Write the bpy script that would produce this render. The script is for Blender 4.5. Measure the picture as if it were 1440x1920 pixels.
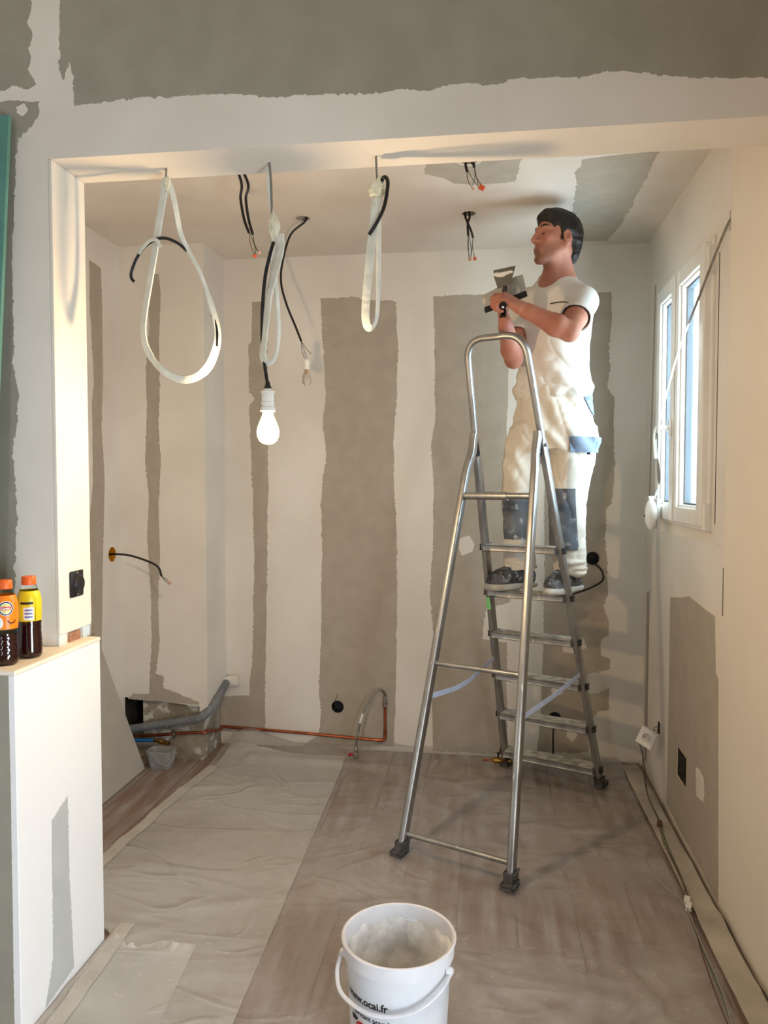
import bpy, bmesh, math, random
import numpy as np
from mathutils import Vector, Matrix, noise as mnoise
from mathutils.geometry import delaunay_2d_cdt

for o in list(bpy.data.objects):
    bpy.data.objects.remove(o)
scene = bpy.context.scene
COL = scene.collection

# light levels, the two windows of the front room that lie outside the frame
EXPOSURE = 0.30
SKY = 17.0
RWX, RWW = -1.4, 0.4
W3 = (-0.25, 0.8, 0.1, 1.35)
BULB, BULBG, BULBB = 31.0, 0.69, 0.37


# ------------------------------------------------------------------ camera
FPX, IW, IH, CAMZ = 1442.0, 1440.0, 1920.0, 1.42
PITCH = math.atan(60 / FPX)
YAW = math.atan(195 / FPX)
cd = bpy.data.cameras.new('camera')
cam = bpy.data.objects.new('camera', cd)
COL.objects.link(cam)
cam.location = (0, 0, CAMZ)
cam.rotation_euler = (math.pi / 2 - PITCH, 0, YAW)
cd.sensor_fit = 'VERTICAL'
cd.sensor_height = 36.0
cd.lens = 36.0 * FPX / IH
cd.clip_start = 0.02
scene.camera = cam

# ------------------------------------------------------------------ view, world, daylight
vs = scene.view_settings
vs.view_transform = 'Standard'
vs.look = 'None'
vs.gamma = 1.0
vs.use_curve_mapping = False
vs.exposure = EXPOSURE
world = bpy.data.worlds.new('overcast_sky')
scene.world = world
world.use_nodes = True
bgn = world.node_tree.nodes['Background']
bgn.inputs[0].default_value = (0.80, 0.90, 1.0, 1)
bgn.inputs[1].default_value = SKY


def portal(name, loc, rot, sx, sy):
    l = bpy.data.lights.new(name, 'AREA')
    l.shape = 'RECTANGLE'
    l.size, l.size_y = sx, sy
    l.cycles.is_portal = True
    o = bpy.data.objects.new(name, l)
    o.location = loc
    o.rotation_euler = rot
    COL.objects.link(o)


portal('daylight_portal_kitchen', (0.90, 3.19, 1.745), (0, math.pi / 2, 0), 1.02, 0.80)
portal('daylight_portal_side', (0.90, (W3[0] + W3[1]) / 2, (W3[2] + W3[3]) / 2), (0, math.pi / 2, 0), W3[3] - W3[2], W3[1] - W3[0])
portal('daylight_portal_rear', (RWX, -2.72, 1.35), (math.pi / 2, 0, 0), RWW, 2.2)

# ------------------------------------------------------------------ room dimensions (metres)
XL, XR, YB, ZC = -1.83, 0.772, 3.955, 2.58      # kitchen left / right / back wall planes, ceiling
YF, YF2 = 2.03, 2.205                            # partition front / back face
XJ, ZS = -1.205, 2.31                            # jamb plane, soffit height
XHL, XHR, YH0, YH1, ZH = -1.36, -1.165, 1.755, 2.18, 0.945   # half wall
XBR, YBR = -1.39, 3.665                          # boxed-in column: right face, front face
XFL, YR, ZCF = -3.2, -2.6, 2.98                  # front room left wall, rear wall, ceiling

# ------------------------------------------------------------------ helpers: picture point -> point on a real plane
_f0 = np.array([-math.sin(YAW), math.cos(YAW), 0])
_r = np.array([math.cos(YAW), math.sin(YAW), 0])
_f = _f0 * math.cos(PITCH) + np.array([0, 0, -math.sin(PITCH)])
_u = np.cross(_r, _f)


def _ray(x, y):
    return _f + _r * (x - IW / 2) / FPX + _u * (IH / 2 - y) / FPX


def onX(x, y, X):
    d = _ray(x, y)
    return Vector(np.array([0, 0, CAMZ]) + d * (X / d[0]))


def onY(x, y, Y):
    d = _ray(x, y)
    return Vector(np.array([0, 0, CAMZ]) + d * (Y / d[1]))


def onZ(x, y, Z=0.0):
    d = _ray(x, y)
    return Vector(np.array([0, 0, CAMZ]) + d * ((Z - CAMZ) / d[2]))


# ------------------------------------------------------------------ helpers: objects
def tag(o, label=None, cat=None, group=None, kind=None):
    if label: o['label'] = label
    if cat: o['category'] = cat
    if group: o['group'] = group
    if kind: o['kind'] = kind
    return o


def root(name, loc, label, cat, group=None, kind=None):
    o = bpy.data.objects.new(name, None)
    o.empty_display_size = 0.05
    o.location = loc
    COL.objects.link(o)
    return tag(o, label, cat, group, kind)


def top_of(o):
    while o.parent:
        o = o.parent
    return o


def obj(name, bm, mat, parent=None, smooth=True, origin=None, angle=40):
    """bm holds world coordinates; parts are stored relative to their thing's base"""
    me = bpy.data.meshes.new(name)
    off = Vector((0, 0, 0))
    if parent is not None:
        off = top_of(parent).location.copy()
    elif origin is not None:
        off = Vector(origin)
    if isinstance(bm, tuple):
        v, f = bm
        v = np.asarray(v, dtype=float) - np.array(off)
        me.from_pydata(v.tolist(), [], [list(q) for q in f])
    else:
        bmesh.ops.recalc_face_normals(bm, faces=bm.faces)
        bmesh.ops.translate(bm, verts=bm.verts, vec=-off)
        bm.to_mesh(me)
        bm.free()
    if isinstance(mat, (list, tuple)):
        for m in mat: me.materials.append(m)
    else:
        me.materials.append(mat)
    if smooth:
        for p in me.polygons: p.use_smooth = True
        try:
            me.set_sharp_from_angle(angle=math.radians(angle))
        except Exception:
            pass
    o = bpy.data.objects.new(name, me)
    if parent is not None:
        o.parent = parent
    elif origin is not None:
        o.location = off
    COL.objects.link(o)
    return o


def B():
    return bmesh.new()


def box(bm, lo, hi, bevel=0.0, segs=2, mi=0):
    lo, hi = Vector(lo), Vector(hi)
    r = bmesh.ops.create_cube(bm, size=1.0)
    vs_ = r['verts']
    for v in vs_:
        v.co = Vector([lo[i] + (v.co[i] + 0.5) * (hi[i] - lo[i]) for i in range(3)])
    fs = list({f for v in vs_ for f in v.link_faces})
    for f in fs: f.material_index = mi
    if bevel:
        es = list({e for v in vs_ for e in v.link_edges})
        bmesh.ops.bevel(bm, geom=es, offset=bevel, segments=segs, affect='EDGES', profile=0.5)
    return bm


def obox(bm, c, ax, size, bevel=0.0, segs=2):
    """box with axes ax (3 vectors) and full sizes"""
    r = bmesh.ops.create_cube(bm, size=1.0)
    vs_ = r['verts']
    c = Vector(c)
    a = [Vector(x).normalized() for x in ax]
    for v in vs_:
        p = v.co.copy()
        v.co = c + a[0] * p[0] * size[0] + a[1] * p[1] * size[1] + a[2] * p[2] * size[2]
    if bevel:
        es = list({e for v in vs_ for e in v.link_edges})
        bmesh.ops.bevel(bm, geom=es, offset=bevel, segments=segs, affect='EDGES', profile=0.5)
    return bm


def smooth_path(pts, n=8, closed=False):
    P = [Vector(p) for p in pts]
    out = []
    m = len(P)
    rng = range(m if closed else m - 1)
    for i in rng:
        p0 = P[(i - 1) % m] if (closed or i > 0) else P[0] * 2 - P[1]
        p1, p2 = P[i], P[(i + 1) % m]
        p3 = P[(i + 2) % m] if (closed or i + 2 < m) else P[-1] * 2 - P[-2]
        for k in range(n):
            t = k / n
            out.append(0.5 * ((2 * p1) + (p2 - p0) * t + (2 * p0 - 5 * p1 + 4 * p2 - p3) * t * t
                              + (3 * p1 - p0 - 3 * p2 + p3) * t ** 3))
    if not closed: out.append(P[-1])
    return out


def frames(P, up=None):
    T = []
    for i in range(len(P)):
        a = P[max(i - 1, 0)]
        b = P[min(i + 1, len(P) - 1)]
        d = (b - a)
        T.append(d.normalized() if d.length > 1e-9 else Vector((0, 0, 1)))
    u = Vector(up) if up is not None else (Vector((0, 0, 1)) if abs(T[0].z) < 0.9 else Vector((1, 0, 0)))
    N = []
    n = (u - T[0] * u.dot(T[0])).normalized()
    for t in T:
        n = (n - t * n.dot(t))
        n = n.normalized() if n.length > 1e-6 else Vector((1, 0, 0))
        N.append(n.copy())
    return T, N


def sweep(bm, P, section, up=None, caps=True, scales=None, twist=None):
    """sweep a closed 2D section [(n,b),...] along P"""
    P = [Vector(p) for p in P]
    T, N = frames(P, up)
    rings = []
    for i, (p, t, n) in enumerate(zip(P, T, N)):
        b = t.cross(n)
        s = scales[i] if scales is not None else 1.0
        if twist is not None:
            a = twist[i]
            n, b = n * math.cos(a) + b * math.sin(a), b * math.cos(a) - n * math.sin(a)
        sx, sy = (s if isinstance(s, (tuple, list)) else (s, s))
        rings.append([bm.verts.new(p + n * (q[0] * sx) + b * (q[1] * sy)) for q in section])
    k = len(section)
    for a, c in zip(rings[:-1], rings[1:]):
        for j in range(k):
            bm.faces.new((a[j], a[(j + 1) % k], c[(j + 1) % k], c[j]))
    if caps:
        bm.faces.new(rings[0][::-1])
        bm.faces.new(rings[-1])
    return bm


def circ(r, n=10):
    return [(r * math.cos(2 * math.pi * i / n), r * math.sin(2 * math.pi * i / n)) for i in range(n)]


def tube(bm, P, r, n=10, caps=True, scales=None):
    return sweep(bm, P, circ(r, n), caps=caps, scales=scales)


def rrect(w, h, r=0.004, n=3):
    out = []
    for cx, cy, a0 in ((w / 2 - r, h / 2 - r, 0), (-w / 2 + r, h / 2 - r, 90), (-w / 2 + r, -h / 2 + r, 180),
                       (w / 2 - r, -h / 2 + r, 270)):
        for i in range(n + 1):
            a = math.radians(a0 + 90 * i / n)
            out.append((cx + r * math.cos(a), cy + r * math.sin(a)))
    return out


def lathe(bm, prof, origin=(0, 0, 0), axis=(0, 0, 1), n=24, mi=None):
    """profile [(r,h),...] around axis through origin"""
    o, ax = Vector(origin), Vector(axis).normalized()
    u = (Vector((1, 0, 0)) if abs(ax.x) < 0.9 else Vector((0, 1, 0)))
    u = (u - ax * u.dot(ax)).normalized()
    w = ax.cross(u)
    rings = []
    for r, h in prof:
        if r < 1e-6:
            rings.append([bm.verts.new(o + ax * h)])
        else:
            rings.append([bm.verts.new(o + ax * h + (u * math.cos(2 * math.pi * i / n) + w * math.sin(2 * math.pi * i / n)) * r)
                          for i in range(n)])
    for q, (a, c) in enumerate(zip(rings[:-1], rings[1:])):
        for j in range(n):
            A = [a[0]] if len(a) == 1 else [a[j], a[(j + 1) % n]]
            C_ = [c[0]] if len(c) == 1 else [c[(j + 1) % n], c[j]]
            if len(A) + len(C_) >= 3:
                f = bm.faces.new(A + C_)
                if mi: f.material_index = mi[q]
    return bm


def blob(bm, c, rad, amp=0.25, freq=30, sub=3, seed=0.0):
    r = bmesh.ops.create_icosphere(bm, subdivisions=sub, radius=1.0)
    c = Vector(c)
    for v in r['verts']:
        p = v.co.copy()
        d = 1 + amp * mnoise.noise(p * freq * 0.05 + Vector((seed, seed * 2, 0))) + amp * .6 * mnoise.noise(p * freq * 0.13 + Vector((0, seed, 3)))
        v.co = c + Vector((p.x * rad[0], p.y * rad[1], p.z * rad[2])) * d
    return bm


# ------------------------------------------------------------------ materials
def lin(r, g, b):
    def f(c):
        c /= 255.0
        return c / 12.92 if c <= 0.04045 else ((c + 0.055) / 1.055) ** 2.4
    return (f(r), f(g), f(b), 1)


def M(name, c, c2=None, scale=6.0, rough=0.6, metal=0.0, bump=0.0, bscale=60.0, detail=5.0, contrast=(0.35, 0.65),
      stretch=(1, 1, 1), trans=0.0, ior=1.45, emit=None, estr=0.0, spec=0.5, sub=0.0, rough2=None, c3=None, scale3=40, c3lim=(0.62, 0.68), coat=0.0):
    m = bpy.data.materials.new(name)
    m.use_nodes = True
    nt = m.node_tree
    b = nt.nodes['Principled BSDF']
    b.inputs['Base Color'].default_value = c
    b.inputs['Roughness'].default_value = rough
    b.inputs['Metallic'].default_value = metal
    b.inputs['IOR'].default_value = ior
    b.inputs['Specular IOR Level'].default_value = spec
    b.inputs['Transmission Weight'].default_value = trans
    b.inputs['Coat Weight'].default_value = coat
    if sub:
        b.inputs['Subsurface Weight'].default_value = sub
        b.inputs['Subsurface Radius'].default_value = (0.012, 0.005, 0.003)
        b.inputs['Subsurface Scale'].default_value = 0.5
    if emit:
        b.inputs['Emission Color'].default_value = emit
        b.inputs['Emission Strength'].default_value = estr
    tc = nt.nodes.new('ShaderNodeTexCoord')
    mp = nt.nodes.new('ShaderNodeMapping')
    mp.inputs['Scale'].default_value = stretch
    nt.links.new(tc.outputs['Object'], mp.inputs['Vector'])
    if c2 is not None:
        n = nt.nodes.new('ShaderNodeTexNoise')
        n.inputs['Scale'].default_value = scale
        n.inputs['Detail'].default_value = detail
        nt.links.new(mp.outputs[0], n.inputs['Vector'])
        mr = nt.nodes.new('ShaderNodeMapRange')
        mr.inputs['From Min'].default_value, mr.inputs['From Max'].default_value = contrast
        nt.links.new(n.outputs['Fac'], mr.inputs['Value'])
        mx = nt.nodes.new('ShaderNodeMix')
        mx.data_type = 'RGBA'
        mx.inputs[6].default_value = c
        mx.inputs[7].default_value = c2
        nt.links.new(mr.outputs[0], mx.inputs[0])
        last = mx.outputs[2]
        if rough2 is not None:
            mr2 = nt.nodes.new('ShaderNodeMapRange')
            mr2.inputs['To Min'].default_value, mr2.inputs['To Max'].default_value = rough, rough2
            nt.links.new(mr.outputs[0], mr2.inputs['Value'])
            nt.links.new(mr2.outputs[0], b.inputs['Roughness'])
        if c3 is not None:
            n3 = nt.nodes.new('ShaderNodeTexNoise')
            n3.inputs['Scale'].default_value = scale3
            n3.inputs['Detail'].default_value = 3
            nt.links.new(mp.outputs[0], n3.inputs['Vector'])
            m3 = nt.nodes.new('ShaderNodeMapRange')
            m3.inputs['From Min'].default_value, m3.inputs['From Max'].default_value = c3lim
            nt.links.new(n3.outputs['Fac'], m3.inputs['Value'])
            x3 = nt.nodes.new('ShaderNodeMix')
            x3.data_type = 'RGBA'
            x3.inputs[7].default_value = c3
            nt.links.new(m3.outputs[0], x3.inputs[0])
            nt.links.new(last, x3.inputs[6])
            last = x3.outputs[2]
        nt.links.new(last, b.inputs['Base Color'])
    if bump:
        nb = nt.nodes.new('ShaderNodeTexNoise')
        nb.inputs['Scale'].default_value = bscale
        nb.inputs['Detail'].default_value = 4
        nt.links.new(mp.outputs[0], nb.inputs['Vector'])
        bp = nt.nodes.new('ShaderNodeBump')
        bp.inputs['Strength'].default_value = bump
        bp.inputs['Distance'].default_value = 0.01
        nt.links.new(nb.outputs['Fac'], bp.inputs['Height'])
        nt.links.new(bp.outputs[0], b.inputs['Normal'])
    return m


def film(name, c, alpha=0.4, alpha2=0.6, scale=3.0, rough=0.35, contrast=(0.35, 0.65), wrinkle=0.0):
    """thin plastic: part of the light goes straight through, the rest is scattered by the milky film"""
    m = M(name, c, tuple(v * .88 for v in c[:3]) + (1,), scale=4, rough=rough, bump=0.25, bscale=22, c3=lin(226, 223, 218), scale3=45, c3lim=(.66, .72))
    nt = m.node_tree
    if wrinkle:
        tcw = nt.nodes.new('ShaderNodeTexCoord')
        prev = None
        for sc_, rot_, st_ in ((.75, .5, (1, 1.7, 1)), (.95, -.9, (1, 2.0, 1)), (1.7, 1.9, (1, 1.6, 1))):
            mpw = nt.nodes.new('ShaderNodeMapping')
            mpw.inputs['Rotation'].default_value = (0, 0, rot_)
            mpw.inputs['Scale'].default_value = st_
            nw = nt.nodes.new('ShaderNodeTexNoise')
            nw.inputs['Scale'].default_value = sc_
            nw.inputs['Detail'].default_value = 3
            nw.inputs['Distortion'].default_value = .8
            ab = nt.nodes.new('ShaderNodeMath'); ab.operation = 'SUBTRACT'; ab.inputs[1].default_value = .5
            ab2 = nt.nodes.new('ShaderNodeMath'); ab2.operation = 'ABSOLUTE'
            mrw = nt.nodes.new('ShaderNodeMapRange')
            mrw.inputs['From Min'].default_value, mrw.inputs['From Max'].default_value = 0.0, .035
            mrw.inputs['To Min'].default_value, mrw.inputs['To Max'].default_value = 1.0, 0.0
            nt.links.new(tcw.outputs['Object'], mpw.inputs[0]); nt.links.new(mpw.outputs[0], nw.inputs['Vector'])
            nt.links.new(nw.outputs['Fac'], ab.inputs[0]); nt.links.new(ab.outputs[0], ab2.inputs[0]); nt.links.new(ab2.outputs[0], mrw.inputs['Value'])
            bw = nt.nodes.new('ShaderNodeBump')
            bw.inputs['Strength'].default_value = wrinkle
            bw.inputs['Distance'].default_value = .010
            nt.links.new(mrw.outputs[0], bw.inputs['Height'])
            if prev: nt.links.new(prev, bw.inputs['Normal'])
            prev = bw.outputs[0]
        nt.links.new(prev, nt.nodes['Principled BSDF'].inputs['Normal'])
    b = nt.nodes['Principled BSDF']
    out = nt.nodes['Material Output']
    tr = nt.nodes.new('ShaderNodeBsdfTransparent')
    mx = nt.nodes.new('ShaderNodeMixShader')
    tc = nt.nodes.new('ShaderNodeTexCoord')
    n = nt.nodes.new('ShaderNodeTexNoise')
    n.inputs['Scale'].default_value = scale
    n.inputs['Detail'].default_value = 7
    n.inputs['Roughness'].default_value = 0.6
    nt.links.new(tc.outputs['Object'], n.inputs['Vector'])
    mr = nt.nodes.new('ShaderNodeMapRange')
    mr.inputs['From Min'].default_value, mr.inputs['From Max'].default_value = contrast
    mr.inputs['To Min'].default_value, mr.inputs['To Max'].default_value = alpha, alpha2
    nt.links.new(n.outputs['Fac'], mr.inputs['Value'])
    nt.links.new(mr.outputs[0], mx.inputs[0])
    nt.links.new(tr.outputs[0], mx.inputs[1])
    nt.links.new(b.outputs[0], mx.inputs[2])
    nt.links.new(mx.outputs[0], out.inputs['Surface'])
    return m


WHITE = M('joint_compound', lin(228, 222, 212), lin(216, 209, 198), scale=2.2, rough=0.75, bump=0.05, bscale=35)
CREAM = M('primed_wall', lin(232, 223, 208), lin(226, 216, 200), scale=1.5, rough=0.7, bump=0.05, bscale=30)
BOARD = M('bare_board_card', lin(176, 166, 151), lin(169, 159, 144), scale=14, rough=0.85, bump=0.05, bscale=90)
BOARD_D = M('bare_board_upper', lin(158, 153, 139), lin(150, 145, 132), scale=9, rough=0.85, bump=0.05, bscale=90)
CEIL = M('ceiling_compound', lin(222, 212, 200), lin(208, 197, 184), scale=2.0, rough=0.75, bump=0.03, bscale=25)
CONCRETE = M('rough_concrete', lin(132, 122, 104), lin(165, 157, 144), scale=9, rough=0.9, bump=0.6, bscale=40, c3=lin(205, 200, 190), scale3=11, c3lim=(.56, .62))
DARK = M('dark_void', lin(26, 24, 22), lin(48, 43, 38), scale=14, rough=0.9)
SLAB = M('screed', lin(120, 110, 100), lin(140, 130, 120), scale=8, rough=0.9)
BLACKP = M('black_plastic', lin(22, 22, 23), lin(32, 32, 34), scale=30, rough=0.45)
CABLE = M('black_cable', lin(20, 18, 18), rough=0.4)
WPLAST = M('white_plastic', lin(232, 231, 226), lin(224, 222, 216), scale=10, rough=0.35)
PVCW = M('window_pvc', lin(236, 234, 228), lin(228, 226, 220), scale=6, rough=0.3)


# ================================================================== the setting
def holed(axis, plane, u0, u1, v0, v1, holes, thick, sgn, bm=None):
    """wall slab in plane axis=const spanning u,v with rectangular holes; thickness grows towards sgn"""
    bm = bm or B()
    us = sorted({u0, u1, *[h[0] for h in holes], *[h[1] for h in holes]})
    vs_ = sorted({v0, v1, *[h[2] for h in holes], *[h[3] for h in holes]})

    def P(d, u, v):
        if axis == 'X': return (plane + d, u, v)
        if axis == 'Y': return (u, plane + d, v)
        return (u, v, plane + d)

    def inhole(a, b):
        return any(h[0] <= a <= h[1] and h[2] <= b <= h[3] for h in holes)

    cache = {}

    def V(d, i, j):
        k = (d, i, j)
        if k not in cache: cache[k] = bm.verts.new(P(d, us[i], vs_[j]))
        return cache[k]

    T = thick * sgn
    nu, nv = len(us) - 1, len(vs_) - 1
    solid = [[not inhole((us[i] + us[i + 1]) / 2, (vs_[j] + vs_[j + 1]) / 2) for j in range(nv)] for i in range(nu)]
    for i in range(nu):
        for j in range(nv):
            if not solid[i][j]: continue
            for d in (0, T):
                bm.faces.new((V(d, i, j), V(d, i + 1, j), V(d, i + 1, j + 1), V(d, i, j + 1)))
            for di, dj, e in ((-1, 0, ((i, j), (i, j + 1))), (1, 0, ((i + 1, j), (i + 1, j + 1))),
                              (0, -1, ((i, j), (i + 1, j))), (0, 1, ((i, j + 1), (i + 1, j + 1)))):
                a, b = i + di, j + dj
                if not (0 <= a < nu and 0 <= b < nv and solid[a][b]):
                    (p, q), (r, s) = e
                    bm.faces.new((V(0, p, q), V(0, r, s), V(T, r, s), V(T, p, q)))
    return bm


def struct(name, bm, mat, label=None, parent=None):
    o = obj(name, bm, mat, parent, smooth=False)
    if parent is None:
        tag(o, label, 'structure', kind='structure')
    return o


def ragged(pts, amp, step=0.006, seed=0.0, close=True):
    out = []
    n = len(pts)
    for i in range(n):
        a, b = Vector(pts[i]), Vector(pts[(i + 1) % n])
        L = (b - a).length
        k = max(1, int(L / step))
        d = (b - a).normalized() if L > 0 else Vector((0, 0, 0))
        for q in range(k):
            p = a.lerp(b, q / k)
            w = math.sin(math.pi * min(1, max(0, q / k)))
            w = min(1.0, w * 4)
            s = Vector((seed * 7.3, seed * 3.1, seed))
            v = Vector((mnoise.noise(p * 9 + s), mnoise.noise(p * 9 + s + Vector((31, 7, 2))), mnoise.noise(p * 9 + s + Vector((5, 51, 9)))))
            v += 0.55 * Vector((mnoise.noise(p * 38 + s), mnoise.noise(p * 38 + s + Vector((31, 7, 2))), mnoise.noise(p * 38 + s + Vector((5, 51, 9)))))
            sp = mnoise.noise(p * 14 + s * 2)
            v += (0.7 if sp < .05 else 1.7) * Vector((mnoise.noise(p * 110 + s), mnoise.noise(p * 110 + s + Vector((31, 7, 2))), mnoise.noise(p * 110 + s + Vector((5, 51, 9)))))
            out.append(p + v * amp * w)
    return out


_ps = [0]
HOLES = {'X': [], 'Y': [], 'Z': []}     # (plane value, [outline as (u, v)])


def circ_hole(ax, val, u, v, r):
    HOLES[ax].append((val, [(u + r * math.cos(k * math.pi / 12), v + r * math.sin(k * math.pi / 12)) for k in range(24)]))


def in_poly(p, poly):
    c = False
    for k in range(len(poly)):
        (x0, y0), (x1, y1) = poly[k - 1], poly[k]
        if (y0 > p[1]) != (y1 > p[1]) and p[0] < (x1 - x0) * (p[1] - y0) / (y1 - y0) + x0:
            c = not c
    return c



def patch(parent, mat, plane, pts, amp=0.006, lift=0.0006, name='bare_plasterboard', px=True):
    """thin coat / bare area on a wall: plane=('Y',val) etc, outline traced on that plane"""
    _ps[0] += 1
    ax, val = plane
    fn = {'X': onX, 'Y': onY, 'Z': onZ}[ax]
    P = [fn(x, y, val) for x, y in pts] if px else [Vector(p) for p in pts]
    R = ragged(P, amp, seed=_ps[0] * 1.37)
    i = 'XYZ'.index(ax)
    facing = {'X': -1 if val > 0 else 1, 'Y': -1, 'Z': -1}[ax]
    bm = B()
    front, back = [], []
    for p in R:
        p[i] = val + facing * lift
        front.append(bm.verts.new(p))
        q = p.copy()
        q[i] = val
        back.append(bm.verts.new(q))
    n = len(front)
    for k in range(n):
        bm.faces.new((front[k], front[(k + 1) % n], back[(k + 1) % n], back[k]))
    a, b = [j for j in range(3) if j != i]
    pts2 = [Vector((v.co[a], v.co[b])) for v in front]
    cut = [h for pv, h in HOLES[ax] if abs(pv - val) < .01 and any(in_poly(q, pts2) for q in h)]
    loops = [list(range(n))]
    for h in cut:
        loops.append(list(range(len(pts2), len(pts2) + len(h))))
        pts2 = pts2 + [Vector(q) for q in h]
    res = delaunay_2d_cdt(pts2, [], loops, 1, 1e-6)
    extra = []
    for c2, src in zip(res[0], res[3]):
        if src and src[0] < n:
            extra.append(front[src[0]])
        else:
            p = Vector((0, 0, 0))
            p[a], p[b], p[i] = c2[0], c2[1], val + facing * lift
            extra.append(bm.verts.new(p))
    for fc in res[2]:
        cen = sum((res[0][q] for q in fc), Vector((0, 0))) / len(fc)
        if any(in_poly(cen, h) for h in cut): continue
        try:
            bm.faces.new([extra[q] for q in fc])
        except ValueError:
            pass
    return obj(name, bm, mat, parent, smooth=False)


# ---- floor: screed plus laminate planks
flr = struct('floor', box(B(), (XFL - .1, YR - .12, -0.12), (XR + .16, YB + .1, -0.0125)), SLAB, 'dusty brown laminate floor of the kitchen and front room')
rnd = random.Random(4)
PL = [M('laminate_%d' % k, lin(*a), lin(*b), scale=5, rough=0.5, stretch=(4, 0.5, 1), detail=6, bump=0.04, bscale=12,
        c3=lin(170, 164, 160), scale3=5, c3lim=(.38, .75))
      for k, (a, b) in enumerate([((128, 102, 90), (110, 86, 76)), ((118, 94, 83), (102, 80, 71)), ((134, 110, 98), (116, 94, 84)), ((124, 98, 90), (104, 82, 76))])]
pw, plen = 0.192, 1.285
meshes = {}
nrow = int((XR - 0.012 - (XL + 0.01)) / pw) + 1
for r in range(nrow):
    x0 = XL + 0.01 + r * pw
    x1 = min(x0 + pw - 0.0012, XR - 0.014)
    y = -0.6 - rnd.random() * plen
    while y < YB - 0.01:
        y0, y1 = max(y, -0.6), min(y + plen - 0.0012, YB - 0.012)
        y += plen
        if y1 - y0 < 0.05: continue
        key = (round(x1 - x0, 4), round(y1 - y0, 4), rnd.randrange(4))
        if key not in meshes:
            me = bpy.data.meshes.new('plank')
            b = box(B(), (0, 0, -0.0125), (x1 - x0, y1 - y0, 0), bevel=0.0012, segs=1)
            bmesh.ops.recalc_face_normals(b, faces=b.faces)
            b.to_mesh(me); b.free()
            me.materials.append(PL[key[2]])
            meshes[key] = me
        o = bpy.data.objects.new('plank', meshes[key])
        o.location = (x0, y0, 0)
        o.parent = flr
        COL.objects.link(o)

# ---- kitchen walls
HB = [(-0.688, 0.196)]                                   # round hole low on the back wall
def pxY(x, y): p = onY(x, y, YB); return (p.x, p.z)
hb = [pxY(633, 1325), pxY(1111, 1047), pxY(1040, 1347)]
hr = 0.031
holesB = [(a - hr, a + hr, c - hr, c + hr) for a, c in hb]
wall_back = struct('wall_back', holed('Y', YB, XL - .1, XR, -0.0125, ZC + .12, holesB, 0.10, 1), WHITE, 'plasterboard back wall with white jointing stripes between bare grey bands')
wall_left = struct('wall_left', holed('X', XL, YF2, YB, -0.0125, ZC + .12, [(3.555 - .034, 3.555 + .034, 1.055 - .034, 1.055 + .034)], 0.10, -1), WHITE, 'plasterboard left wall of the kitchen')
SLY, SLZ = 2.652, 2.257
oc = onX(1278, 1435, XR)
so = onX(1235, 1365, XR)
WY0, WY1, WZ0, WZ1 = 2.80, 3.60, 1.235, 2.262
holesR = [(WY0, WY1, WZ0, WZ1), (SLY - .006, SLY + .006, SLZ - .03, SLZ + .035),
          (3.085, 3.235, .215, .335), (so.y - .028, so.y + .028, so.z - .03, so.z + .03)]
holesR.append((W3[0], W3[1], W3[2], W3[3]))
wall_right = struct('wall_right', holed('X', XR, YR, YB + .1, -0.0125, ZCF, holesR, 0.16, 1), CREAM, 'cream primed right-hand wall holding the window')
ch = [onZ(568, 409, ZC), onZ(879, 400, ZC), Vector((-0.93, 2.72, ZC)), Vector((-0.075, 2.86, ZC))]
hc = 0.03
ceiling = struct('ceiling', holed('Z', ZC, XL, XR, YF2, YB, [(c.x - hc, c.x + hc, c.y - hc, c.y + hc) for c in ch], 0.12, 1), CEIL, 'filled and sanded kitchen ceiling')

# boxed-in column in the back left corner, hanging above a rough plinth
bm = B()
pr = [(XL, 0.315), (-1.62, 0.300), (-1.432, 0.282), (-1.432, 0.255), (XBR, 0.255), (XBR, ZC), (XL, ZC)]
fr = [bm.verts.new((x, YBR, z)) for x, z in pr]
zb = [0.315, 0.315, 0.315, 0.36, 0.36, ZC, ZC]
bk = [bm.verts.new((x, YB, z)) for (x, _), z in zip(pr, zb)]
bm.faces.new(fr)
bm.faces.new(bk[::-1])
for k in range(len(pr)):
    bm.faces.new((fr[k], bk[k], bk[(k + 1) % len(pr)], fr[(k + 1) % len(pr)]))
wall_col = struct('wall_column', bm, WHITE, 'boxed-in plasterboard column in the back left corner')
bm = holed('Y', YBR + 0.03, XL, XBR - 0.035, -0.0125, 0.33, [(XL + .0, -1.745, 0.115, 0.33)], 0.26, 1)
plinth = struct('wall_plinth', bm, CONCRETE, 'rough exposed masonry plinth under the boxed-in column')
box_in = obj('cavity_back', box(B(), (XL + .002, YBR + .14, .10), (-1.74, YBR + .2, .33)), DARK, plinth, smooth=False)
obj('cavity_side_shade', box(B(), (XL, YBR + .005, .11), (XL + .004, YBR + .14, .312)), DARK, plinth, smooth=False)  # dark sheet over the pale wall, paints in the shade of the cavity

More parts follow.
